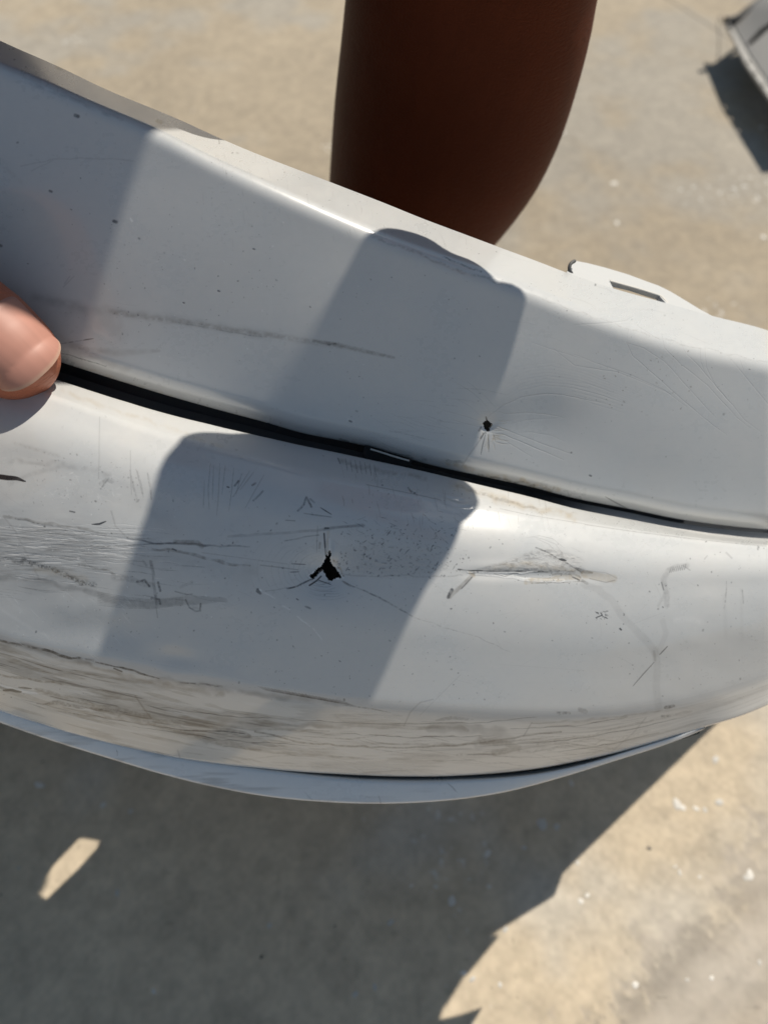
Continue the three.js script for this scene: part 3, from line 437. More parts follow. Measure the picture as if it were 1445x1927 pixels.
  m('645,1096 670,1106 690,1113 705,1120 735,1138 775,1160', 2.2, 0.55, DARK, { grain: 0.8, scale: 0.2, wobble: 2 }); m('770,1158 830,1178 900,1200 960,1228', 1.4, 0.35, GREY, { grain: 0.8, wobble: 2 }); m('648,1098 660,1104', 3, 0.6, BROWN, { grain: 0.6 });
  m('485,1110 490,1117 484,1113', 3.6, 0.9, DARK, { grain: 0.3 }); m('489,1110 491,1112', 2.4, 0.95, PALE, {}); for (const t of ['492,1116 505,1121 517,1127', '532,1140 545,1146', '560,1160 568,1168 576,1172 583,1180', '590,1184 600,1196 606,1204']) m(t, 2, 0.6, PALE, { grain: 0.6, wobble: 2 });
  m('575,1142 584,1146', 2.4, 0.6, DARK, { grain: 0.7 }); m('558,1128 561,1130', 1.6, 0.7, DARK);
  // ---- rough patch right of the hole and the gouge
  lower.each((x, y, i, q) => {
    if (q < 3 || x < 600 || x > 900 || y < 960 || y > 1100) return;
    const e = (fbm(x * 0.03, y * 0.05, 93, 3) - 0.5) * 40, a = smooth(612, 690, x + e) * (1 - smooth(780, 880, x + e)) * smooth(975, 1060, y + e * 0.6) * (1 - smooth(1070, 1094, y + e * 0.25)); if (a <= 0) return;
    const n = fbm(x * 0.16, y * 0.2, 95, 3), s = noise(x * 0.32, y * 0.3, 97);
    lower.mix(i, GREY, a * 0.22); lower.mix(i, DARK, a * 0.34 * smooth(0.66, 0.82, s) * smooth(0.42, 0.62, n)); lower.bump[i] += a * (n - 0.5) * 0.16; lower.rough[i] += a * 0.25;
  });
  specks(lower, 601, 120, [640, 985, 880, 1085], DARK, 0.9); scratches(lower, 611, 60, [630, 960, 870, 1040], 0.25, 1.4, 16, 1.0, 0.4, DARK, { grain: 0.5 }); scratches(lower, 621, 30, [640, 1000, 860, 1080], -0.9, 0.5, 11, 1.3, 0.5, DARK);
  m('640,1083 720,1084 800,1084 870,1083', 2, 0.35, GREY, { grain: 0.7, wobble: 2 });
  m('862,1072 900,1074 960,1075 1030,1076', 2.2, 0.85, DARK, { grain: 0.9, scale: 0.08, wobble: 1.5 }); m('880,1076 930,1078 980,1079 1010,1076', 2.2, 0.8, PALE, { groove: -0.1, grain: 0.3, wobble: 2 }); m('895,1080 940,1083 1000,1092 1060,1094', 4, 0.55, PALE, { grain: 0.4, groove: -0.1, wobble: 2 }); m('930,1080 950,1084 975,1079', 1.2, 0.6, GREY, { wobble: 1.5 });
  lower.each((x, y, i) => { if (x < 880 || x > 1110 || y < 1030 || y > 1080) return; const top = 1078 - 36 * Math.exp(-(((x - 1030) / 75) ** 2)) - 10 * smooth(880, 920, x), a = smooth(top - 5, top + 5, y) * (1 - smooth(1074, 1080, y)) * smooth(885, 925, x) * (1 - smooth(1085, 1108, x)); if (a > 0) { const n = fbm(x * 0.14, y * 0.2, 99, 3); lower.mix(i, GREY, a * (0.24 + 0.3 * smooth(0.5, 0.7, n))); lower.rough[i] += a * 0.3; lower.bump[i] += a * (n - 0.5) * 0.2; } });
  m('1008,1030 1030,1040 1055,1053 1075,1066 1095,1078', 2, 0.55, DARK, { grain: 0.5, wobble: 2 }); m('1052,1052 1064,1055', 3.4, 0.9, DARK, { taper: 0.5 }); m('1080,1068 1100,1076 1114,1078', 4.5, 0.65, DARK, { grain: 0.4, taper: 0.5 }); m('1100,1080 1130,1086 1154,1089', 9, 0.34, TAN, { grain: 0.3, wobble: 1, soft: 0.4 }); m('1110,1089 1140,1096 1156,1092', 1.6, 0.4, BROWN, {}); m('1104,1074 1140,1078 1160,1088', 1.4, 0.3, GREY, {});
  m('990,1094 1040,1090 1090,1088', 6, 0.55, TAN, { grain: 0.7, scale: 0.16, wobble: 3 }); m('1040,1082 1080,1082 1092,1086', 3, 0.6, BROWN, { grain: 0.7, scale: 0.25, wobble: 2 }); m('1078,1086 1090,1092', 2, 0.8, DARK, { grain: 0.5 }); m('1000,1098 1060,1096 1100,1094', 1.4, 0.5, BROWN, { grain: 0.7 }); specks(lower, 631, 30, [960, 1060, 1090, 1100], DARK, 0.7);
  for (const t of ['1000,1010 1020,1014 1045,1024 1058,1042', '1010,1014 1032,1024 1050,1044', '990,1012 1015,1008 1040,1014 1062,1032']) m(t, 1, 0.3, GREY, { taper: 0.6 });
  m('892,1078 875,1096 858,1112 846,1122', 5.5, 0.5, BROWN, { grain: 0.4, wobble: 2 }); m('850,1110 843,1124', 4.5, 0.85, DARK, { grain: 0.4 }); m('888,1086 868,1108', 1.2, 0.6, DARK, {}); m('884,1078 892,1084', 4, 0.5, TAN, { grain: 0.5 });
  // ---- right: dried runs, hook-shaped scuff, ticks
  m('1098,1096 1125,1110 1150,1130 1170,1158 1200,1190 1222,1214 1232,1230', 9, 0.17, GREY, { grain: 0.4, scale: 0.08, wobble: 3, soft: 0.5 }); m('1232,1226 1236,1260 1233,1290 1238,1330', 9, 0.17, GREY, { grain: 0.4, wobble: 3, soft: 0.5 }); m('1246,1170 1252,1190 1240,1226', 7, 0.12, GREY, { wobble: 3, soft: 0.5 }); m('1096,1093 1104,1098', 4, 0.5, GREY, { grain: 0.4 });
  m('1292,1064 1275,1066 1258,1074 1248,1088 1250,1104 1254,1120 1254,1138', 7.5, 0.36, GREY, { grain: 0.5, scale: 0.2, wobble: 2 }); for (let k = 0; k < 8; k++) m([[1262 + k * 4, 1062 + (7 - k) * 0.9], [1259 + k * 4, 1072 + (7 - k) * 0.8]], 1, 0.4, DARK); m('1244,1096 1248,1110', 1.8, 0.5, DARK, {}); m('1284,1064 1298,1073', 1.6, 0.4, GREY, {}); m('1250,1118 1238,1140', 5, 0.2, GREY, { soft: 1 });
  m('1255,1216 1240,1232', 1.6, 0.7, DARK, { taper: 0.4 }); m('1230,1246 1210,1268 1190,1291', 1.5, 0.6, DARK, { taper: 0.5 }); m('1230,1226 1232,1242', 3.5, 0.35, GREY, {});
  scratches(lower, 641, 14, [1118, 1150, 1140, 1166], 0.7, 1.6, 7, 1.3, 0.8, DARK); m('1122,1162 1132,1158', 1.6, 0.8, DARK); m('1166,1183 1168,1185', 2.4, 0.85, DARK, {}); m('1246,1142 1247,1143', 1.8, 0.6, DARK, {}); m('1312,1101 1313,1102', 1.8, 0.5, DARK, {});
  m('1366,1094 1366,1110 1362,1150', 2, 0.4, GREY, { grain: 0.8, taper: 0.4 }); m('1396,1110 1398,1135', 1.8, 0.5, GREY, { grain: 0.7 }); m('1362,1120 1365,1200', 6, 0.1, GREY, { grain: 0.5, soft: 1 }); m('1394,1110 1396,1205', 5, 0.12, GREY, { grain: 0.6, soft: 1 }); m('1366,1040 1376,1050', 2.6, 0.3, GREY, {}); m('1325,1052 1330,1046', 1.8, 0.3, GREY, {});
  m('790,1346 830,1306 866,1270', 1.2, 0.2, GREY, {}); m('938,1250 1100,1262', 1, 0.12, GREY, { grain: 0.6 });
  m('1270,1165 1300,1166 1318,1172', 9, 0.22, PALE, { grain: 0.7, soft: 1, wobble: 3 });
  specks(lower, 651, 150, [-100, 940, 1460, 1330]); specks(lower, 652, 80, [400, 900, 900, 1320], DARK, 0.9); specks(lower, 653, 70, [0, 900, 420, 1240], PALE, 0.8); scratches(lower, 661, 90, [-200, 900, 1480, 1320], 0.3, 2.4, 50, 0.8, 0.15, GREY, { grain: 0.4 });
}
{
  const m = (...a) => lower.mark(...a);
  for (const t of ['611,1050 606,1064 592,1076 580,1086', '623,1046 625,1060 634,1071 646,1090', '618,1095 630,1092 645,1090']) m(t, 2, 0.6, PALE, { grain: 0.5, wobble: 1.5, scale: 0.3 });
  m('930,1066 1000,1062 1060,1072 1100,1082', 10, 0.32, TAN, { grain: 0.7, scale: 0.12, wobble: 5, soft: 1 }); m('900,1072 980,1070 1050,1076', 5, 0.3, GREY, { grain: 0.9, scale: 0.2, wobble: 4 });
  specks(lower, 655, 520, [-200, 930, 1460, 1330], GREY, 0.55); specks(lower, 656, 200, [0, 900, 1440, 1320], DARK, 0.5);
  // crisp long scrapes along the underside, broad dull scuffs on the left of the face
  for (const t of ['40,1316 200,1352 360,1376 470,1384', '250,1366 420,1392 600,1404', '520,1352 700,1362 900,1360 1010,1350', '640,1380 780,1388 930,1384', '900,1404 1060,1394 1200,1370 1290,1348', '300,1330 420,1348 520,1352', '960,1372 1080,1366 1180,1350', '1050,1416 1150,1400 1240,1378']) m(t, 1.5, 0.62, DARK, { grain: 0.5, scale: 0.06, taper: 0.7, wobble: 1.5, groove: 0.04 });
  for (const t of ['330,1356 480,1372 620,1376', '700,1398 860,1402 980,1392', '420,1404 560,1420 700,1428', '1000,1362 1150,1352 1260,1334', '120,1330 240,1356 330,1368']) m(t, 4, 0.4, BROWN, { grain: 0.7, scale: 0.08, taper: 0.6, wobble: 2, soft: 0.8 });
  m('-40,1008 120,1026 300,1052 480,1078', 30, 0.2, GREY, { grain: 0.8, scale: 0.04, wobble: 10, soft: 1, rough: 0.6 }); m('-20,1100 150,1116 340,1130', 22, 0.2, GREY, { grain: 0.8, scale: 0.05, wobble: 8, soft: 1, rough: 0.6 }); m('150,930 260,950 330,1000', 26, 0.12, GREY, { grain: 0.8, scale: 0.05, wobble: 8, soft: 1 });
  scratches(lower, 671, 60, [-60, 1000, 360, 1130], 0.11, 0.1, 70, 1.1, 0.32, DARK, { grain: 0.7 }); scratches(lower, 672, 40, [-60, 985, 300, 1100], 0.1, 0.1, 60, 1, 0.4, PALE, { grain: 0.6, groove: 0.05 });
}
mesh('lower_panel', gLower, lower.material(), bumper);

// skirt below the groove
const off = (s) => -0.017 * smooth(1000, 1345, s);
const gSkirt = panel('skirt', [
  { y: (s) => yGroove(s) - 28, W: 0.342, dW: (s) => -0.016 * smooth(1000, 1345, s) }, { y: yGroove, W: 0.3110, r: 0.002, dW: off }, { y: (s) => lerp(yGroove(s), ySkirt(s), 0.45), W: 0.3113, r: 0.002, dW: off }, { y: ySkirt, W: 0.3122, r: 0.0012, dW: off }, { y: (s) => ySkirt(s) - 5, W: 0.326, dW: off },
], { from: -420, to: 1325, lookAt: 4, origin: B0, thick: 0.0007 });
const skirt = new Coat(GRID.skirt, 1536, 192);
base(skirt, 31);
skirt.each((x, y, i) => { for (let k = 0; k < 3; k++) skirt.rgb[i * 3 + k] *= [1.3, 1.3, 1.31][k]; });  // skirt paint lightened to make up for missing bounced light
skirt.each((x, y, i) => { const n = fbm(x * 0.01, y * 0.09, 61, 4); skirt.mix(i, BROWN, 0.35 * smooth(0.5, 0.75, n) * (1 - smooth(300, 900, x) * 0.7)); });
scratches(skirt, 5, 14, [40, 1380, 1200, 1500], 1.1, 1.2, 30, 1.4, 0.5, GREY);
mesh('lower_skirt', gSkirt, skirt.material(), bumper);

// dark strip added in the groove above the skirt, standing for its shade
const gGrooveShade = panel('grooveShade', [{ y: (s) => yUnder(s) - 12, W: 0.3225, dW: off }, { y: (s) => yGroove(s) + 5, W: 0.3165, dW: off }], { from: -420, to: 1315, step: 12, rowStep: 0.003, lookAt: 0, origin: B0, thick: 0.001 });
mesh('groove_shade', gGrooveShade, new THREE.MeshStandardMaterial({ color: new THREE.Color().setRGB(0.008, 0.016, 0.016), roughness: 0.6 }), bumper);
// dark sheet added behind the gap and the holes, standing for the shade inside
const plastic = new THREE.MeshStandardMaterial({ color: new THREE.Color().setRGB(0.026, 0.03, 0.037), roughness: 0.55 });
const gShadeBacking = panel('shade_backing', [
  { y: (s) => yLip(s) - 160, W: 0.314 }, { y: (s) => yLip(s) - 60, W: 0.318, r: 0.004 }, { y: (s) => yTop(s) - 8, W: 0.327, r: 0.003 }, { y: (s) => yTop(s) + 40, W: 0.322, r: 0.004 }, { y: (s) => lerp(yTop(s), yCrease(s), 0.9), W: 0.326 },
], { from: -400, to: 1240, step: 12, rowStep: 0.004, lookAt: 2, origin: B0, thick: 0.003 });
mesh('shade_backing', gShadeBacking, plastic, bumper);
// unseen tray added behind the skirt, shaped to cast the shade on the ground
{
  const edge = [[0.345, 0.312], [0.3255, 0.297], [0.208, 0.203], [0.201, 0.190], [0.132, 0.154], [0.127, 0.143], [0.11, 0.13], [-0.02, 0.112], [-0.24, 0.138], [-0.60, 0.19], [-0.60, 0.33], [-0.07, 0.33], [-0.06, 0.262], [0.12, 0.262], [0.2, 0.32]];
  const sh = new THREE.Shape(edge.map(([x, z]) => new THREE.Vector2(x, z)));
  for (const t of ['155,1573 192,1578 188,1590 150,1632 88,1692 72,1681 86,1654 102,1628']) sh.holes.push(new THREE.Path(path(t).map(([x, y]) => { const g = onGround(x, y).addScaledVector(SUN, 0.2 / SUN.y); return new THREE.Vector2(g.x, -g.z); })));  // slot shaped to let one patch of sun through
  const g = new THREE.ExtrudeGeometry(sh, { depth: 0.003, bevelEnabled: false }).rotateX(-Math.PI / 2).translate(-B0.x, 0.2 - B0.y, -B0.z);
  mesh('shade_tray', g, new THREE.MeshStandardMaterial({ color: new THREE.Color().setRGB(0.5, 0.49, 0.47), roughness: 0.7 }), bumper);  // pale so that it bounces light onto the shaded ground
}
// grey liner along the lower side of the gap, and a dark strip added behind it to block light
const gStrip = panel('strip', [{ y: (s) => yLip(s) - 24, W: 0.3155 }, { y: (s) => yTop(s) + 10, W: 0.3145 }], { from: -300, to: 1456, step: 12, rowStep: 0.004, lookAt: 0, origin: B0, thick: 0.001 });
mesh('gap_light_block', gStrip, plastic, bumper);
const gLiner = panel('liner', [
  { y: (s) => lerp(yLip(s), yTop(s), lerp(0.5, 0.3, smooth(850, 1100, s))), W: 0.311, dW: (s) => -0.008 * smooth(950, 1100, s) }, { y: (s) => yTop(s) + 6, W: 0.3085, dW: (s) => -0.0105 * smooth(950, 1100, s) }, { y: (s) => yTop(s) + 14, W: 0.3085, dW: (s) => -0.0085 * smooth(950, 1100, s) },
], { from: -300, to: 1456, step: 10, rowStep: 0.002, lookAt: 0, origin: B0, thick: 0.001 });
{
  const g = gLiner, n = g.attributes.position.count, C = new Float32Array(n * 3); for (let i = 0; i < n; i++) { const x = lerp(-300, 1456, g.attributes.uv.getX(i)), k = 0.085 + 0.03 * smooth(450, 600, x) * (1 - smooth(640, 700, x)) + 0.42 * smooth(980, 1150, x); C.set([k, k * 1.03, k * 1.07], i * 3); }  // grey rises towards the right, painting in the light that falls there
  g.setAttribute('color', new THREE.BufferAttribute(C, 3)); mesh('gap_liner', g, new THREE.MeshStandardMaterial({ vertexColors: true, roughness: 0.6 }), bumper);
}
// broken bracket showing in the gap
{
  const outline = path('686,838 702,842 762,861 776,866 771,878 742,878 694,868 683,856'), pos = outline.map(([x, y]) => at(x, y, 0.2985 + (x - 680) * 0.00002));
  const tri = []; for (let k = 1; k < outline.length - 1; k++) tri.push(0, k + 1, k);
  mesh('bracket', shell(pos, new Float32Array(outline.length * 2), tri, 0.004, B0), new THREE.MeshStandardMaterial({ color: new THREE.Color().setRGB(0.008, 0.008, 0.008), roughness: 0.9 }), bumper);
  mesh('torn_edge', new THREE.TubeGeometry(new THREE.CatmullRomCurve3(path('697,845 720,852 745,860 770,867').map(([x, y]) => at(x, y, 0.2975).sub(B0))), 20, 0.00035, 6), new THREE.MeshStandardMaterial({ color: new THREE.Color().setRGB(0.5, 0.48, 0.44), roughness: 0.7 }), bumper);
}
// mounting tab with its slot on the rear flange
{
  const sh = new THREE.Shape(path('1066,512 1072,500 1077,493 1084,491 1105,495 1140,504 1180,516 1215,529 1240,538 1262,549 1290,566 1318,583 1342,596 1342,606 1250,585 1150,557 1075,530').map(([x, y]) => new THREE.Vector2(x, y)));
  sh.holes.push(new THREE.Path(path('1146,529 1158,551 1200,566 1250,579 1259,578 1243,560 1240,556 1190,541').map(([x, y]) => new THREE.Vector2(x, y))));
  let g = new THREE.ShapeGeometry(sh); const p = g.attributes.position, pos = [];
  for (let i = 0; i < p.count; i++) { const x = p.getX(i), y = p.getY(i), t = Math.max(0, yEdge(x) - y), u = Math.max(0, y - yEdge(x)); pos.push(at(x, y, 0.2862 + bow(x) + t * 0.00032 - u * 0.00028)); }
  const uv = new Float32Array(p.count * 2); for (let i = 0; i < p.count; i++) { uv[i * 2] = 0.1 + (p.getX(i) - 1066) / 2400; uv[i * 2 + 1] = 0.06 + (p.getY(i) - 480) / 4000; }
  const ix = Array.from(g.index.array), a = pos[ix[0]], b = pos[ix[1]], c = pos[ix[2]];
  if (b.clone().sub(a).cross(c.clone().sub(a)).dot(V3(0, EYE, 0).sub(a)) < 0) for (let t = 0; t < ix.length; t += 3) { const q = ix[t + 1]; ix[t + 1] = ix[t + 2]; ix[t + 2] = q; }
  const tab = mesh('mounting_tab', shell(pos, uv, ix, 0.0022, B0), new THREE.MeshPhysicalMaterial({ color: new THREE.Color().setRGB(...PAINT), roughness: 0.38, clearcoat: 0.3, clearcoatRoughness: 0.2 }), bumper);
  // the torn curl at its end and the inner wall of the slot
  const curl = new THREE.CatmullRomCurve3(path('1081,491 1073,497 1071,506 1075,515').map(([x, y], k) => at(x, y, 0.288 + bow(x) - [0, 0.001, 0.001, 0.0005][k]).sub(B0)));
  mesh('torn_curl', new THREE.TubeGeometry(curl, 16, 0.0007, 8), new THREE.MeshStandardMaterial({ color: new THREE.Color().setRGB(0.09, 0.09, 0.09), roughness: 0.6 }), tab);
  const rimPath = new THREE.CatmullRomCurve3(path('1146,529 1200,544 1241,557 1251,566 1258,577').map(([x, y]) => at(x, y, 0.2868 + bow(x) + Math.max(0, yEdge(x) - y) * 0.00032).sub(B0)), false, 'catmullrom', 0.1);
  mesh('slot_rim', new THREE.TubeGeometry(rimPath, 40, 0.0006, 8), new THREE.MeshStandardMaterial({ color: new THREE.Color().setRGB(0.62, 0.6, 0.55), roughness: 0.5 }), tab);
}
// ---------------------------------------------------------------- people: one continuous skin each, from a field of tapered limbs
// limbs: [ax, ay, az, ra, bx, by, bz, rb]; k: how softly they join
function field(limbs, k) {
  const L = limbs.map(([ax, ay, az, ra, bx, by, bz, rb, kk]) => { const vx = bx - ax, vy = by - ay, vz = bz - az; return [ax, ay, az, ra, vx, vy, vz, rb - ra, 1 / (vx * vx + vy * vy + vz * vz + 1e-12), kk ?? k, (ax + bx) / 2, (ay + by) / 2, (az + bz) / 2, Math.hypot(vx, vy, vz) / 2 + Math.max(ra, rb)]; });
  return (x, y, z) => {
    let d = 1e3;
    for (let i = 0; i < L.length; i++) {
      const l = L[i], far = d + l[9] + l[13], mx = x - l[10], my = y - l[11], mz = z - l[12];
      if (mx * mx + my * my + mz * mz > far * far) continue;
      const px = x - l[0], py = y - l[1], pz = z - l[2], t = Math.min(1, Math.max(0, (px * l[4] + py * l[5] + pz * l[6]) * l[8])), qx = px - l[4] * t, qy = py - l[5] * t, qz = pz - l[6] * t, e = Math.sqrt(qx * qx + qy * qy + qz * qz) - l[3] - l[7] * t;
      const h = Math.max(l[9] - Math.abs(d - e), 0) / l[9]; d = Math.min(d, e) - h * h * l[9] * 0.25;
    }
    return d;
  };
}
function skinOf(f, center, half, res, origin, paint) {
  const mc = new MarchingCubes(res, new THREE.MeshBasicMaterial(), false, false, 400000), n = res, hs = n / 2;
  for (let k = 0, o = 0; k < n; k++) for (let j = 0; j < n; j++) for (let i = 0; i < n; i++, o++) mc.field[o] = -f(center.x + (i - hs) / hs * half.x, center.y + (j - hs) / hs * half.y, center.z + (k - hs) / hs * half.z);
  mc.isolation = 0; mc.update();
  const c = mc.count, P = new Float32Array(c * 3), N = new Float32Array(c * 3), C = new Float32Array(c * 3), v = V3(), e = 0.0012;
  for (let i = 0; i < c; i++) {
    const x = center.x + mc.positionArray[i * 3] * half.x, y = center.y + mc.positionArray[i * 3 + 1] * half.y, z = center.z + mc.positionArray[i * 3 + 2] * half.z;
    v.set(f(x + e, y, z) - f(x - e, y, z), f(x, y + e, z) - f(x, y - e, z), f(x, y, z + e) - f(x, y, z - e)).normalize().toArray(N, i * 3);
    P[i * 3] = x - origin.x; P[i * 3 + 1] = y - origin.y; P[i * 3 + 2] = z - origin.z;
    const w = paint(x, y, z); C[i * 3] = w[0]; C[i * 3 + 1] = w[1]; C[i * 3 + 2] = w[2];
  }
  const g = new THREE.BufferGeometry(), UV = new Float32Array(c * 2); for (let i = 0; i < c; i++) { UV[i * 2] = (P[i * 3] * 0.8 + P[i * 3 + 2] * 0.6) / 0.024; UV[i * 2 + 1] = P[i * 3 + 1] / 0.024; }
  g.setAttribute('position', new THREE.BufferAttribute(P, 3)); g.setAttribute('normal', new THREE.BufferAttribute(N, 3)); g.setAttribute('color', new THREE.BufferAttribute(C, 3)); g.setAttribute('uv', new THREE.BufferAttribute(UV, 2));
  for (let t = 0; t < c; t += 3) {   // outward faces
    const a = V3().fromArray(P, t * 3), b = V3().fromArray(P, t * 3 + 3), d = V3().fromArray(P, t * 3 + 6), m = V3().fromArray(N, t * 3);
    if (b.sub(a).cross(d.sub(a)).dot(m) < 0) for (const arr of [P, N, C]) for (let q = 0; q < 3; q++) { const s = arr[t * 3 + 3 + q]; arr[t * 3 + 3 + q] = arr[t * 3 + 6 + q]; arr[t * 3 + 6 + q] = s; }
  }
  return g;
}
// skin relief: fine crossing creases and pores, 24 mm to a tile
const SKIN_RELIEF = (() => { const n = 256, d = new Float32Array(n * n * 4); for (let j = 0; j < n; j++) for (let i = 0; i < n; i++) { const u = i / n, v = j / n, a = Math.abs(noise(u * 40 + 3 * fbm(u * 6, v * 6, 2, 2, 6), v * 26, 5, 0) - 0.5), b = fbm(u * 48, v * 48, 9, 2, 48), h = smooth(0, 0.2, a) * 0.5 + b * 0.5; const o = (j * n + i) * 4; d[o] = d[o + 1] = d[o + 2] = h; d[o + 3] = 1; } const t = floatTexture(d, n, n); t.wrapS = t.wrapT = THREE.MirroredRepeatWrapping; return t; })();
// a hand with palm, four fingers and a thumb: wrist point, direction of the fingers, sideways towards the little finger, back of the hand
function handLimbs(wrist, A, S, N, curl, tight) {
  const H = [], q = (c, l, d) => wrist.clone().addScaledVector(A, l).addScaledVector(S, c).addScaledVector(N, -d), seg = (a, ra, b, rb, k) => { const P = q(...a), Q = q(...b); H.push([P.x, P.y, P.z, ra, Q.x, Q.y, Q.z, rb, k]); };
  seg([0, -0.05, 0], 0.026, [0, 0.004, 0], 0.025, 0.02);
  for (const c of [-0.026, -0.008, 0.013, 0.034]) seg([c * 0.55, 0.006, 0], 0.019, [c, 0.088, 0], 0.0145, 0.016);
  const F = [[-0.0235, 0.088, -0.0195, 0.159], [-0.006, 0.09, -0.0015, 0.1695], [0.0150, 0.09, 0.0165, 0.182], [0.0370, 0.084, 0.0262, 0.176]];
  for (const [c0, l0, c1, l1] of F) { const m = (t, d) => [lerp(c0, c1 / (tight ? 1 : 0.75), t), lerp(l0, l1, t) - curl * d * 0.6, curl * d]; seg([c0, l0, 0], 0.0118, m(0.45, 0.1), 0.0108, 0.005); seg(m(0.45, 0.1), 0.0108, m(0.76, 0.5), 0.0106, 0.006); seg(m(0.76, 0.5), 0.0106, m(0.93, 1), 0.0102, 0.008); }
  seg([-0.016, 0.02, 0.004], 0.017, [-0.036, 0.062, 0.010], 0.0125, 0.014); seg([-0.036, 0.062, 0.010], 0.0118, [-0.0385, 0.080, 0.012], 0.0120, 0.006); seg([-0.0385, 0.080, 0.012], 0.0120, [-0.0325, 0.109, 0.013], 0.0112, 0.008);
  return [H, q(0, 0.085, 0.01)];
}
const SKIN_DARK = new THREE.MeshPhysicalMaterial({ vertexColors: true, bumpMap: SKIN_RELIEF, bumpScale: 0.00025, roughness: 0.52, specularIntensity: 0.12 });
const darkTone = (x, y, z) => { const a = fbm(x * 40 + 9, y * 40 + z * 40, 3, 3), b = noise(x * 700 + z * 260, y * 520, 11), k = 0.86 + 0.2 * a + 0.12 * b; return [0.086 * k, 0.0205 * k, 0.008 * k]; };
// limbs given as [x, height, distance in front of the camera, radius]
function figure(label, pos, cx, build, half, mid, res) {
  const person = thing('person', label, 'person', pos), O = person.position, L = [], parts = [];
  const add = (ax, ay, az, ra, bx, by, bz, rb, k) => L.push([ax, ay, -az, ra, bx, by, -bz, rb, k]), chain = (pts, k) => { for (let i = 0; i < pts.length - 1; i++) add(...pts[i], ...pts[i + 1], k); }, mirror = (pts) => pts.map(([x, ...r]) => [2 * cx - x, ...r]);
  const head = (dy, dz, hx = cx) => { const cx = hx;
    add(cx, 1.63 + dy, 0.45 + dz, 0.088, cx, 1.66 + dy, 0.44 + dz, 0.086, 0.03); add(cx, 1.575 + dy, 0.415 + dz, 0.06, cx, 1.555 + dy, 0.39 + dz, 0.04, 0.03); add(cx, 1.625 + dy, 0.365 + dz, 0.013, cx, 1.597 + dy, 0.350 + dz, 0.015, 0.01); add(cx - 0.025, 1.563 + dy, 0.362 + dz, 0.008, cx + 0.025, 1.563 + dy, 0.362 + dz, 0.008, 0.008);
    for (const s of [-1, 1]) { add(cx + s * 0.086, 1.60 + dy, 0.45 + dz, 0.008, cx + s * 0.092, 1.635 + dy, 0.455 + dz, 0.012, 0.008); add(cx + s * 0.03, 1.652 + dy, 0.362 + dz, 0.012, cx + s * 0.045, 1.65 + dy, 0.37 + dz, 0.012, 0.012); const e = mesh('eye', new THREE.SphereGeometry(0.011, 20, 14), new THREE.MeshStandardMaterial({ color: 0x8a8580, roughness: 0.2 }), person); e.position.set(cx + s * 0.033 - O.x, 1.636 + dy - O.y, -0.371 - dz - O.z); }
    cloth('hair', field([[cx, 1.64 + dy, -0.462 - dz, 0.092, cx, 1.672 + dy, -0.452 - dz, 0.088]], 0.01), 0.002, V3(cx, 1.66 + dy, -0.46 - dz), V3(0.13, 0.13, 0.13), [0.012, 0.01, 0.009], (x, y, z) => Math.max(1.5 + dy - y, -z - dz < 0.40 ? 0.02 : 1.63 + dy - y - ((-z - dz) - 0.40) * 1.2), 64);
  };
  const foot = (x, z) => { add(x, 0.05, z + 0.012, 0.033, x, 0.034, z - 0.07, 0.03, 0.02); add(x, 0.034, z - 0.07, 0.03, x + 0.005, 0.022, z - 0.14, 0.022, 0.02); for (let q = 0; q < 5; q++) add(x - 0.026 + q * 0.013, 0.02, z - 0.135, 0.0105, x - 0.027 + q * 0.0135, 0.013, z - 0.168 + q * 0.006, 0.0095, 0.004); add(x, 0.04, z + 0.03, 0.031, x, 0.034, z + 0.045, 0.029, 0.02); };
  const hand = (...a) => { const [H, c] = handLimbs(...a); parts.push(skinOf(field(H, 0.01), c, V3(0.15, 0.15, 0.15), 96, O, darkTone)); };
  const cloth = (name, f, out, c, h, col, cut, n = 80) => mesh(name, skinOf((x, y, z) => Math.max(f(x, y, z) - out, cut(x, y, z)), c, h, n, O, (x, y, z) => { const k = 0.85 + 0.3 * fbm(x * 60, y * 25 + z * 60, 7, 3); return col.map((q) => q * k); }), new THREE.MeshStandardMaterial({ vertexColors: true, roughness: 0.9 }), person);
  build({ add, chain, mirror, head, foot, hand, cloth, L });
  const body = field(L, 0.02);
  parts.unshift(skinOf(body, mid, half, res, O, darkTone));
  mesh('body', mergeGeometries(parts), SKIN_DARK, person);
}
const spline = (pts, n) => { const c = new THREE.CatmullRomCurve3(pts.map(([x, y, z]) => V3(x, y, z)), false, 'catmullrom', 0.5), w = curve(pts.map((q, i) => [i, q[3]])), out = []; for (let i = 0; i <= n; i++) { const q = c.getPoint(i / n); out.push([q.x, q.y, q.z, w(i / n * (pts.length - 1))]); } return out; };
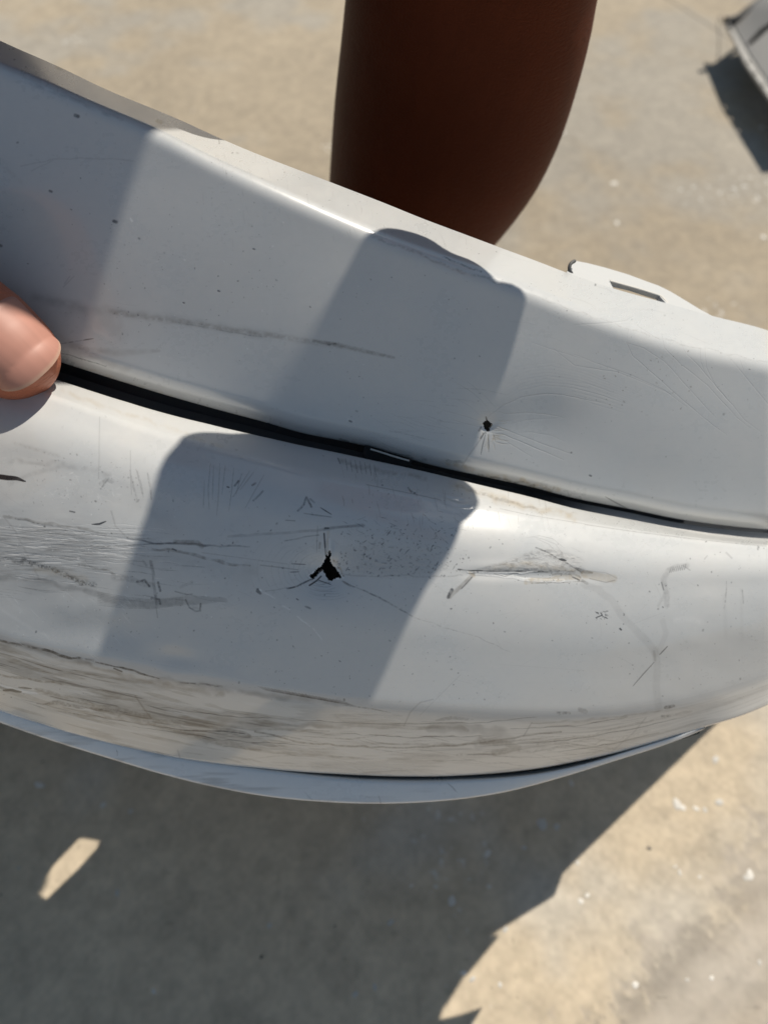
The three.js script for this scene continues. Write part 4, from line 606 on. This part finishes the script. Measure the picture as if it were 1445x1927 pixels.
// crouching behind the bumper: only the shin and the knee are in the picture
figure('bare dark-skinned lower leg of a person crouching behind the white bumper', V3(-0.12, 0, -0.5), -0.12, ({ add, chain, mirror, head, foot, hand, cloth, L }) => {
  const leg = spline([[-0.035, 0.07, 0.405, 0.036], [-0.02, 0.17, 0.403, 0.036], [0.004, 0.245, 0.40, 0.0405], [0.018, 0.29, 0.398, 0.0495], [0.0315, 0.335, 0.396, 0.0575], [0.038, 0.375, 0.396, 0.0575], [0.040, 0.402, 0.397, 0.0555], [0.0405, 0.423, 0.405, 0.0535], [0.02, 0.440, 0.50, 0.058], [-0.05, 0.51, 0.74, 0.08]], 44);
  const other = mirror(leg).map(([x, y, z, r]) => [x - 0.06 * (1 - smooth(0.45, 0.7, z)), y, z, r]);
  chain(leg, 0.002); chain(other, 0.002); foot(-0.035, 0.405); foot(-0.265, 0.405);
  add(-0.19, 0.55, 0.76, 0.09, -0.05, 0.55, 0.76, 0.09, 0.05); chain([[-0.13, 0.57, 0.75, 0.105], [-0.13, 0.66, 0.66, 0.108], [-0.13, 0.73, 0.58, 0.105]], 0.05);
  for (const s of [-1, 1]) add(-0.13 + s * 0.05, 0.66, 0.66, 0.09, -0.13 + s * 0.07, 0.745, 0.525, 0.085, 0.05);
  add(-0.288, 0.805, 0.50, 0.05, 0.044, 0.805, 0.50, 0.05, 0.04); add(-0.12, 0.81, 0.50, 0.055, -0.12, 0.91, 0.46, 0.05, 0.03); head(-0.615, 0.01);
  const arm = [[0.044, 0.80, 0.50, 0.05], [0.030, 0.63, 0.485, 0.041], [-0.03, 0.54, 0.43, 0.034], [-0.085, 0.505, 0.40, 0.026]];
  chain(arm, 0.02); chain(mirror(arm), 0.02);
  hand(V3(-0.085, 0.505, -0.40), V3(-0.75, -0.45, 0.48).normalize(), V3(-0.3, 0.87, 0.35).normalize(), V3(0.5, -0.1, 0.85).normalize(), 0.03, true); hand(V3(-0.155, 0.53, -0.40), V3(0.75, -0.45, 0.48).normalize(), V3(0.3, 0.87, 0.35).normalize(), V3(-0.5, -0.1, 0.85).normalize(), 0.03, true);
  const f = field(L, 0.02);
  cloth('shorts', f, 0.006, V3(-0.13, 0.53, -0.66), V3(0.30, 0.17, 0.24), [0.03, 0.035, 0.05], (x, y, z) => Math.max(y - 0.66 - (0.66 + z) * 0.9, 0.52 + z));
  cloth('shirt', field(L.filter((q) => Math.min(q[1], q[5]) > 0.48 && Math.max(q[1], q[5]) < 0.83 && Math.max(Math.abs(q[0] + 0.12), Math.abs(q[4] + 0.12)) < 0.18 && -q[2] > 0.46), 0.04), 0.010, V3(-0.12, 0.70, -0.62), V3(0.26, 0.26, 0.28), [0.12, 0.14, 0.17], (x, y, z) => Math.max(0.64 + (0.66 + z) * 0.9 - y, y - 0.875));
}, V3(0.30, 0.58, 0.37), V3(-0.14, 0.56, -0.54), 128);
// the hand at the left edge: thumb across the gap, fingers hooked over the panel further left
{
  const person = thing('person', "thumb of a person gripping the white bumper at the left edge, over the dark gap", 'person', at(-300, 640, 0.26));
  const O = person.position, L = [], p = (x, y, w, r) => { const q = at(x, y, w); return [q.x, q.y, q.z, r]; }, seg = (a, b, k) => L.push([...a, ...b, k]);
  const tip = [31, 676, 0.2755], root = [-128, 541, 0.2665];
  seg(p(...root, 0.0142), p(-40, 612, 0.2722, 0.0136), 0.012); seg(p(-40, 612, 0.2722, 0.0136), p(...tip, 0.0134), 0.012); seg(p(-6, 640, 0.2745, 0.0136), p(22, 664, 0.2752, 0.0140), 0.008);
  seg(p(-128, 541, 0.2665, 0.0142), p(-300, 470, 0.247, 0.0185), 0.012); seg(p(-300, 470, 0.247, 0.0185), p(-430, 470, 0.235, 0.026), 0.02);
  const knuckles = [[-330, 540], [-395, 560], [-455, 600], [-510, 650]];
  knuckles.forEach(([x, y], k) => { seg(p(-440 - k * 30, 470 + k * 34, 0.232, 0.021), p(x - 20, y - 10, 0.238, 0.013), 0.016); seg(p(x - 20, y - 10, 0.238, 0.0112), p(x + 40, y + 10, 0.252, 0.0105), 0.005); seg(p(x + 40, y + 10, 0.252, 0.0105), p(x + 62, y + 40, 0.272, 0.0095), 0.005); seg(p(x + 62, y + 40, 0.272, 0.0095), p(x + 64, y + 48, 0.292, 0.0085), 0.005); });
  seg(p(-450, 500, 0.23, 0.026), p(-640, 700, 0.21, 0.028), 0.03); seg(p(-640, 700, 0.21, 0.028), p(-1500, 1700, 0.15, 0.042), 0.02);
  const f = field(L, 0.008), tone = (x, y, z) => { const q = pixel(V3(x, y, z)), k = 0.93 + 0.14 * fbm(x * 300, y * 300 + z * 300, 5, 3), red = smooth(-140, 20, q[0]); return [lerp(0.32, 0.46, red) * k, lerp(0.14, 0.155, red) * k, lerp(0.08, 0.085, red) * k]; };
  const box = L.reduce((b, q) => b.union(new THREE.Box3(V3(q[0] - q[3], q[1] - q[3], q[2] - q[3]), V3(q[0] + q[3], q[1] + q[3], q[2] + q[3]))), new THREE.Box3()), c = box.getCenter(V3()), h = box.getSize(V3()).multiplyScalar(0.5).addScalar(0.012);
  const tipC = at(-30, 625, 0.272), fine = V3(0.032, 0.032, 0.032);
  const inFine = (x, y, z) => Math.max(Math.abs(x - tipC.x) - fine.x + 0.003, Math.abs(y - tipC.y) - fine.y + 0.003, Math.abs(z - tipC.z) - fine.z + 0.003);
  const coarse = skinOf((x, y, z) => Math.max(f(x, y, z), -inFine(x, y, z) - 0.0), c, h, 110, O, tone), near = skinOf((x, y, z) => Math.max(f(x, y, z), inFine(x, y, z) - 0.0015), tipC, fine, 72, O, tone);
  const skin = new THREE.MeshPhysicalMaterial({ vertexColors: true, bumpMap: SKIN_RELIEF, bumpScale: 0.00022, roughness: 0.48, specularIntensity: 0.8, sheen: 0.2, sheenRoughness: 0.5, sheenColor: new THREE.Color(0.7, 0.35, 0.25) });
  // unseen hand added over the bumper, shaped to throw the shade across both panels
  const S2 = V3(Math.cos(SUN_A), 0, Math.sin(SUN_A)), N2 = V3(Math.sin(SUN_A), 0, -Math.cos(SUN_A)), [H2, c2] = handLimbs(V3(0.095, 0.678, -0.30), V3(0, -1, 0), S2, N2, 0.004, true);
  const A2 = [], limb = (a, b, k) => A2.push([a[0], a[1], -a[2], a[3], b[0], b[1], -b[2], b[3], k]), arm2 = spline([[0.096, 0.70, 0.298, 0.0255], [0.112, 0.735, 0.27, 0.027], [0.17, 0.775, 0.17, 0.038], [0.24, 0.815, 0.05, 0.043], [0.275, 0.90, -0.06, 0.048], [0.31, 1.06, -0.20, 0.056]], 24);
  for (let k = 0; k < 24; k++) limb(arm2[k], arm2[k + 1], 0.003);
  const reach = skinOf(field(A2, 0.003), V3(0.2, 0.86, -0.05), V3(0.19, 0.28, 0.33), 84, O, tone), held = skinOf(field(H2, 0.01), c2, V3(0.15, 0.15, 0.15), 96, O, tone);
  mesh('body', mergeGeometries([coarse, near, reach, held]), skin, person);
  // thumbnail: a curved plate over the tip, turned towards the light
  const C1 = at(...tip), T = C1.clone().sub(at(...root)).normalize(), view = V3(0, EYE, 0).sub(C1).normalize(), S = T.clone().cross(view).normalize(), N0 = S.clone().cross(T).normalize();
  const upright = at(60, 640, 0.2755).sub(C1).normalize(), sgn = Math.sign(S.dot(upright)) || 1, roll = sgn * 0.22, N1 = N0.clone().multiplyScalar(Math.cos(roll)).addScaledVector(S, Math.sin(roll)), S1 = T.clone().cross(N1).normalize();
  const na = 40, nb = 44, pos = [], uv = new Float32Array(na * nb * 2), tri = [], col = [];
  for (let i = 0; i < na; i++) for (let j = 0; j < nb; j++) {
    const b = lerp(-1.08, 1.08, j / (nb - 1)), tipAt = 0.0122 - 0.0066 * Math.abs(b / 1.08) ** 2.4, u = i / (na - 1), a = lerp(-0.0155, tipAt, u), Q = C1.clone().addScaledVector(T, Math.min(a, 0.004)), dir = N1.clone().multiplyScalar(Math.cos(b)).addScaledVector(S1, Math.sin(b));
    let r = 0.006; for (let q = 0; q < 30; q++) { const x = Q.clone().addScaledVector(dir, r); const d = f(x.x, x.y, x.z); if (d > -0.00005) break; r += Math.max(-d, 0.00005); }
    const edge = Math.abs(b) / 1.08, lift = 0.0007 - 0.0010 * edge ** 6 + 0.0006 * smooth(0.6, 1, u), root0 = -0.0012 * (1 - smooth(0, 0.12, u));
    pos.push(Q.clone().addScaledVector(dir, r + lift + root0).addScaledVector(T, Math.max(0, a - 0.004)).addScaledVector(N1, -40 * Math.max(0, a - 0.004) ** 2));
    uv[(i * nb + j) * 2] = u; uv[(i * nb + j) * 2 + 1] = j / (nb - 1);
    const free = 0.6 * smooth(0.96, 0.985, u), k = 0.95 + 0.1 * noise(j * 0.9, u * 3, 5); col.push([lerp(0.50, 0.60, free) * k, lerp(0.245, 0.44, free) * k, lerp(0.185, 0.31, free) * k]);
    if (i < na - 1 && j < nb - 1) { const A = i * nb + j; tri.push(A, A + nb, A + 1, A + nb, A + nb + 1, A + 1); }
  }
  { const a = pos[tri[0]], b = pos[tri[1]], d = pos[tri[2]]; if (b.clone().sub(a).cross(d.clone().sub(a)).dot(N1) < 0) for (let t = 0; t < tri.length; t += 3) { const q = tri[t + 1]; tri[t + 1] = tri[t + 2]; tri[t + 2] = q; } }
  const g = shell(pos, uv, tri, 0.0005, O), n = g.attributes.position.count, C = new Float32Array(n * 3);
  for (let i = 0; i < n; i++) { const w = col[Math.min(na * nb - 1, Math.round(g.attributes.uv.getX(i) * (na - 1)) * nb + Math.round(g.attributes.uv.getY(i) * (nb - 1)))]; C.set(w, i * 3); }
  g.setAttribute('color', new THREE.BufferAttribute(C, 3));
  mesh('thumbnail', g, new THREE.MeshPhysicalMaterial({ vertexColors: true, roughness: 0.5, clearcoat: 0.1, clearcoatRoughness: 0.4 }), person);
}
// ---------------------------------------------------------------- broken trim piece in the far corner
{
  const hgt = 0.05, G = (x, y, h = hgt) => onGround(x, y, h), trim = thing('car_trim_piece', 'broken grey plastic car trim piece lying on the concrete in the far corner', 'car part', onGround(1480, 120)), O = trim.position;
  const sheet = (pts, thick, mat, name, holes = [], sink = () => 0) => {
    const s = new THREE.Shape(path(pts).map(([x, y]) => new THREE.Vector2(x, y))); holes.forEach((h) => s.holes.push(h));
    const g = new THREE.ShapeGeometry(s, 10), p = g.attributes.position, pos = []; for (let i = 0; i < p.count; i++) pos.push(G(p.getX(i), p.getY(i), hgt + sink(p.getX(i), p.getY(i))));
    const ix = Array.from(g.index.array), a = pos[ix[0]], b = pos[ix[1]], c = pos[ix[2]];
    if (b.clone().sub(a).cross(c.clone().sub(a)).y < 0) for (let t = 0; t < ix.length; t += 3) { const q = ix[t + 1]; ix[t + 1] = ix[t + 2]; ix[t + 2] = q; }
    return mesh(name, shell(pos, new Float32Array(pos.length * 2), ix, thick, O), mat, trim);
  };
  const grey = new THREE.MeshPhysicalMaterial({ color: new THREE.Color().setRGB(0.15, 0.146, 0.138), roughness: 0.55, clearcoat: 0.2 }), pale = new THREE.MeshStandardMaterial({ color: new THREE.Color().setRGB(0.36, 0.345, 0.32), roughness: 0.6 }), black = new THREE.MeshStandardMaterial({ color: new THREE.Color().setRGB(0.02, 0.02, 0.02), roughness: 0.6 });
  const ring = (x, y, r) => { const h = new THREE.Path(); h.absellipse(x, y, r, r * 0.8, 0, Math.PI * 2, true); return h; };
  const slot = new THREE.Path(path('1404,82 1412,86 1436,62 1470,38 1466,30 1430,54').map(([x, y]) => new THREE.Vector2(x, y)));
  sheet('1374,38 1390,66 1412,104 1440,146 1500,232 1690,110 1560,-110 1452,-18 1408,16', 0.003, grey, 'panel', [slot], (x, y) => 0.02 * smooth(0, 120, x - 1374 - (y - 38) * 0.6));
  sheet('1364,38 1374,38 1390,66 1412,104 1440,146 1500,232 1484,236 1430,158 1402,118 1386,84 1372,54', 0.004, pale, 'edge_flange', [ring(1407, 117, 3.4), ring(1420, 138, 3.4), ring(1435, 160, 3.4)], () => -0.002);
  mesh('rubber_lip', new THREE.TubeGeometry(new THREE.CatmullRomCurve3(path('1364,38 1380,36 1408,17 1452,-16 1530,-84').map(([x, y]) => G(x, y, hgt + 0.006).sub(O))), 30, 0.0045, 10), black, trim);
  sheet('1392,86 1416,104 1452,78 1492,46 1480,14 1424,44', 0.002, black, 'slot_backing', [], () => -0.006);  // black sheet added to darken the slot and stop light leaking through
  mesh('rib', new THREE.BoxGeometry(0.012, 0.046, 0.16), grey, trim).position.copy(onGround(1560, 60).sub(O).setY(0.023));
  mesh('wire', new THREE.TubeGeometry(new THREE.CatmullRomCurve3([[1352, 30, 0.004], [1362, 48, 0.012], [1376, 68, 0.03], [1390, 86, 0.047]].map(([x, y, h]) => onGround(x, y, h).sub(O))), 20, 0.0008, 8), black, trim);
}
// ---------------------------------------------------------------- white chips and crumbs on the concrete
{
  const R = rng(777), chipMat = [0.5, 0.58, 0.66].map((v) => new THREE.MeshStandardMaterial({ color: new THREE.Color().setRGB(v, v * 0.95, v * 0.86), roughness: 0.6 }));
  const shapes = [0, 1, 2, 3].map((k) => { const n = 7, g = new THREE.BufferGeometry(), p = [0, 0.55, 0], ix = []; for (let i = 0; i < n; i++) { const a = i / n * 6.283, r = 0.65 + 0.5 * hash(i, k, 3); p.push(Math.cos(a) * r, 0.35, Math.sin(a) * r * 0.75); } for (let i = 0; i < n; i++) { const a = i / n * 6.283 + 0.1, r = 0.85 + 0.5 * hash(i, k, 3); p.push(Math.cos(a) * r, -0.05, Math.sin(a) * r * 0.75); } for (let i = 0; i < n; i++) { const j = (i + 1) % n; ix.push(0, 1 + j, 1 + i, 1 + i, 1 + j, 1 + n + i, 1 + j, 1 + n + j, 1 + n + i); } g.setAttribute('position', new THREE.Float32BufferAttribute(p, 3)); g.setIndex(ix); const q = g.toNonIndexed(); q.computeVertexNormals(); return q; });
  const chip = (x, y, px, lit) => {
    const p = onGround(x, y), W = pixel(p)[2], r = px * W / FOCAL, m = mesh('white_chip', shapes[Math.floor(R() * 4)], chipMat[Math.floor(R() * 3)], scene);
    m.position.copy(p); m.scale.set(r, r * 0.35, r * (0.7 + 0.4 * R())); m.rotation.y = R() * 6.28;
    m.userData = lit ? { label: 'small white chip lying on the sunlit concrete', category: 'chip', group: 'white chips on the sunlit concrete' } : { label: "small white chip lying on the concrete in the bumper's shadow", category: 'chip', group: 'white chips in the shadow' };
  };
  for (const [x, y, r] of [[1346, 1430, 9], [1272, 1513, 12], [1283, 1520, 7], [1310, 1522, 6], [1325, 1524, 5], [1352, 1510, 9], [1086, 1623, 5], [1278, 1641, 6], [1270, 1631, 4], [1316, 1650, 4], [1105, 1685, 5], [1092, 1696, 6], [1410, 1645, 10], [1402, 1652, 6], [950, 1750, 7], [872, 1830, 7], [888, 1843, 7], [940, 1853, 5], [1195, 1853, 7], [1338, 1840, 5], [1292, 1844, 4], [1428, 1812, 5], [1160, 420, 6], [1155, 345, 7], [1436, 446, 6], [1060, 250, 4], [1432, 240, 6]]) chip(x, y, r, true);
  for (const [x, y, r] of [[1020, 1551, 12], [1047, 1555, 7], [917, 1606, 9], [831, 1602, 5], [850, 1694, 9], [734, 1736, 7], [819, 1668, 5], [775, 1666, 4], [76, 1477, 10], [195, 1515, 7], [247, 1526, 5], [222, 1680, 7], [668, 1871, 7], [705, 1856, 6], [507, 1741, 5], [290, 1865, 6], [985, 1595, 5], [778, 1581, 6], [920, 1668, 5], [1075, 1474, 6]]) chip(x, y, r, false);
  const N = 900, inst = new THREE.InstancedMesh(shapes[0], chipMat[0], N), M = new THREE.Matrix4(), q = new THREE.Quaternion(), col = new THREE.Color();
  for (let i = 0; i < N; i++) { const u = R(), p = V3((R() - 0.5) * 2.2, 0, 0.25 - R() * 1.9), r = 0.0004 + 0.0013 * R() ** 3; M.compose(p, q.setFromAxisAngle(V3(0, 1, 0), R() * 6.28), V3(r, r * 0.5, r)); inst.setMatrixAt(i, M); const t = u < 0.6 ? 0.9 : 0.2; inst.setColorAt(i, col.setRGB(t, t * 0.96, t * 0.88)); }
  inst.name = 'grit'; inst.userData = { kind: 'stuff', label: 'fine pale and dark grit scattered over the concrete', category: 'grit' }; inst.castShadow = inst.receiveShadow = true; scene.add(inst);
}
renderer.render(scene, camera);
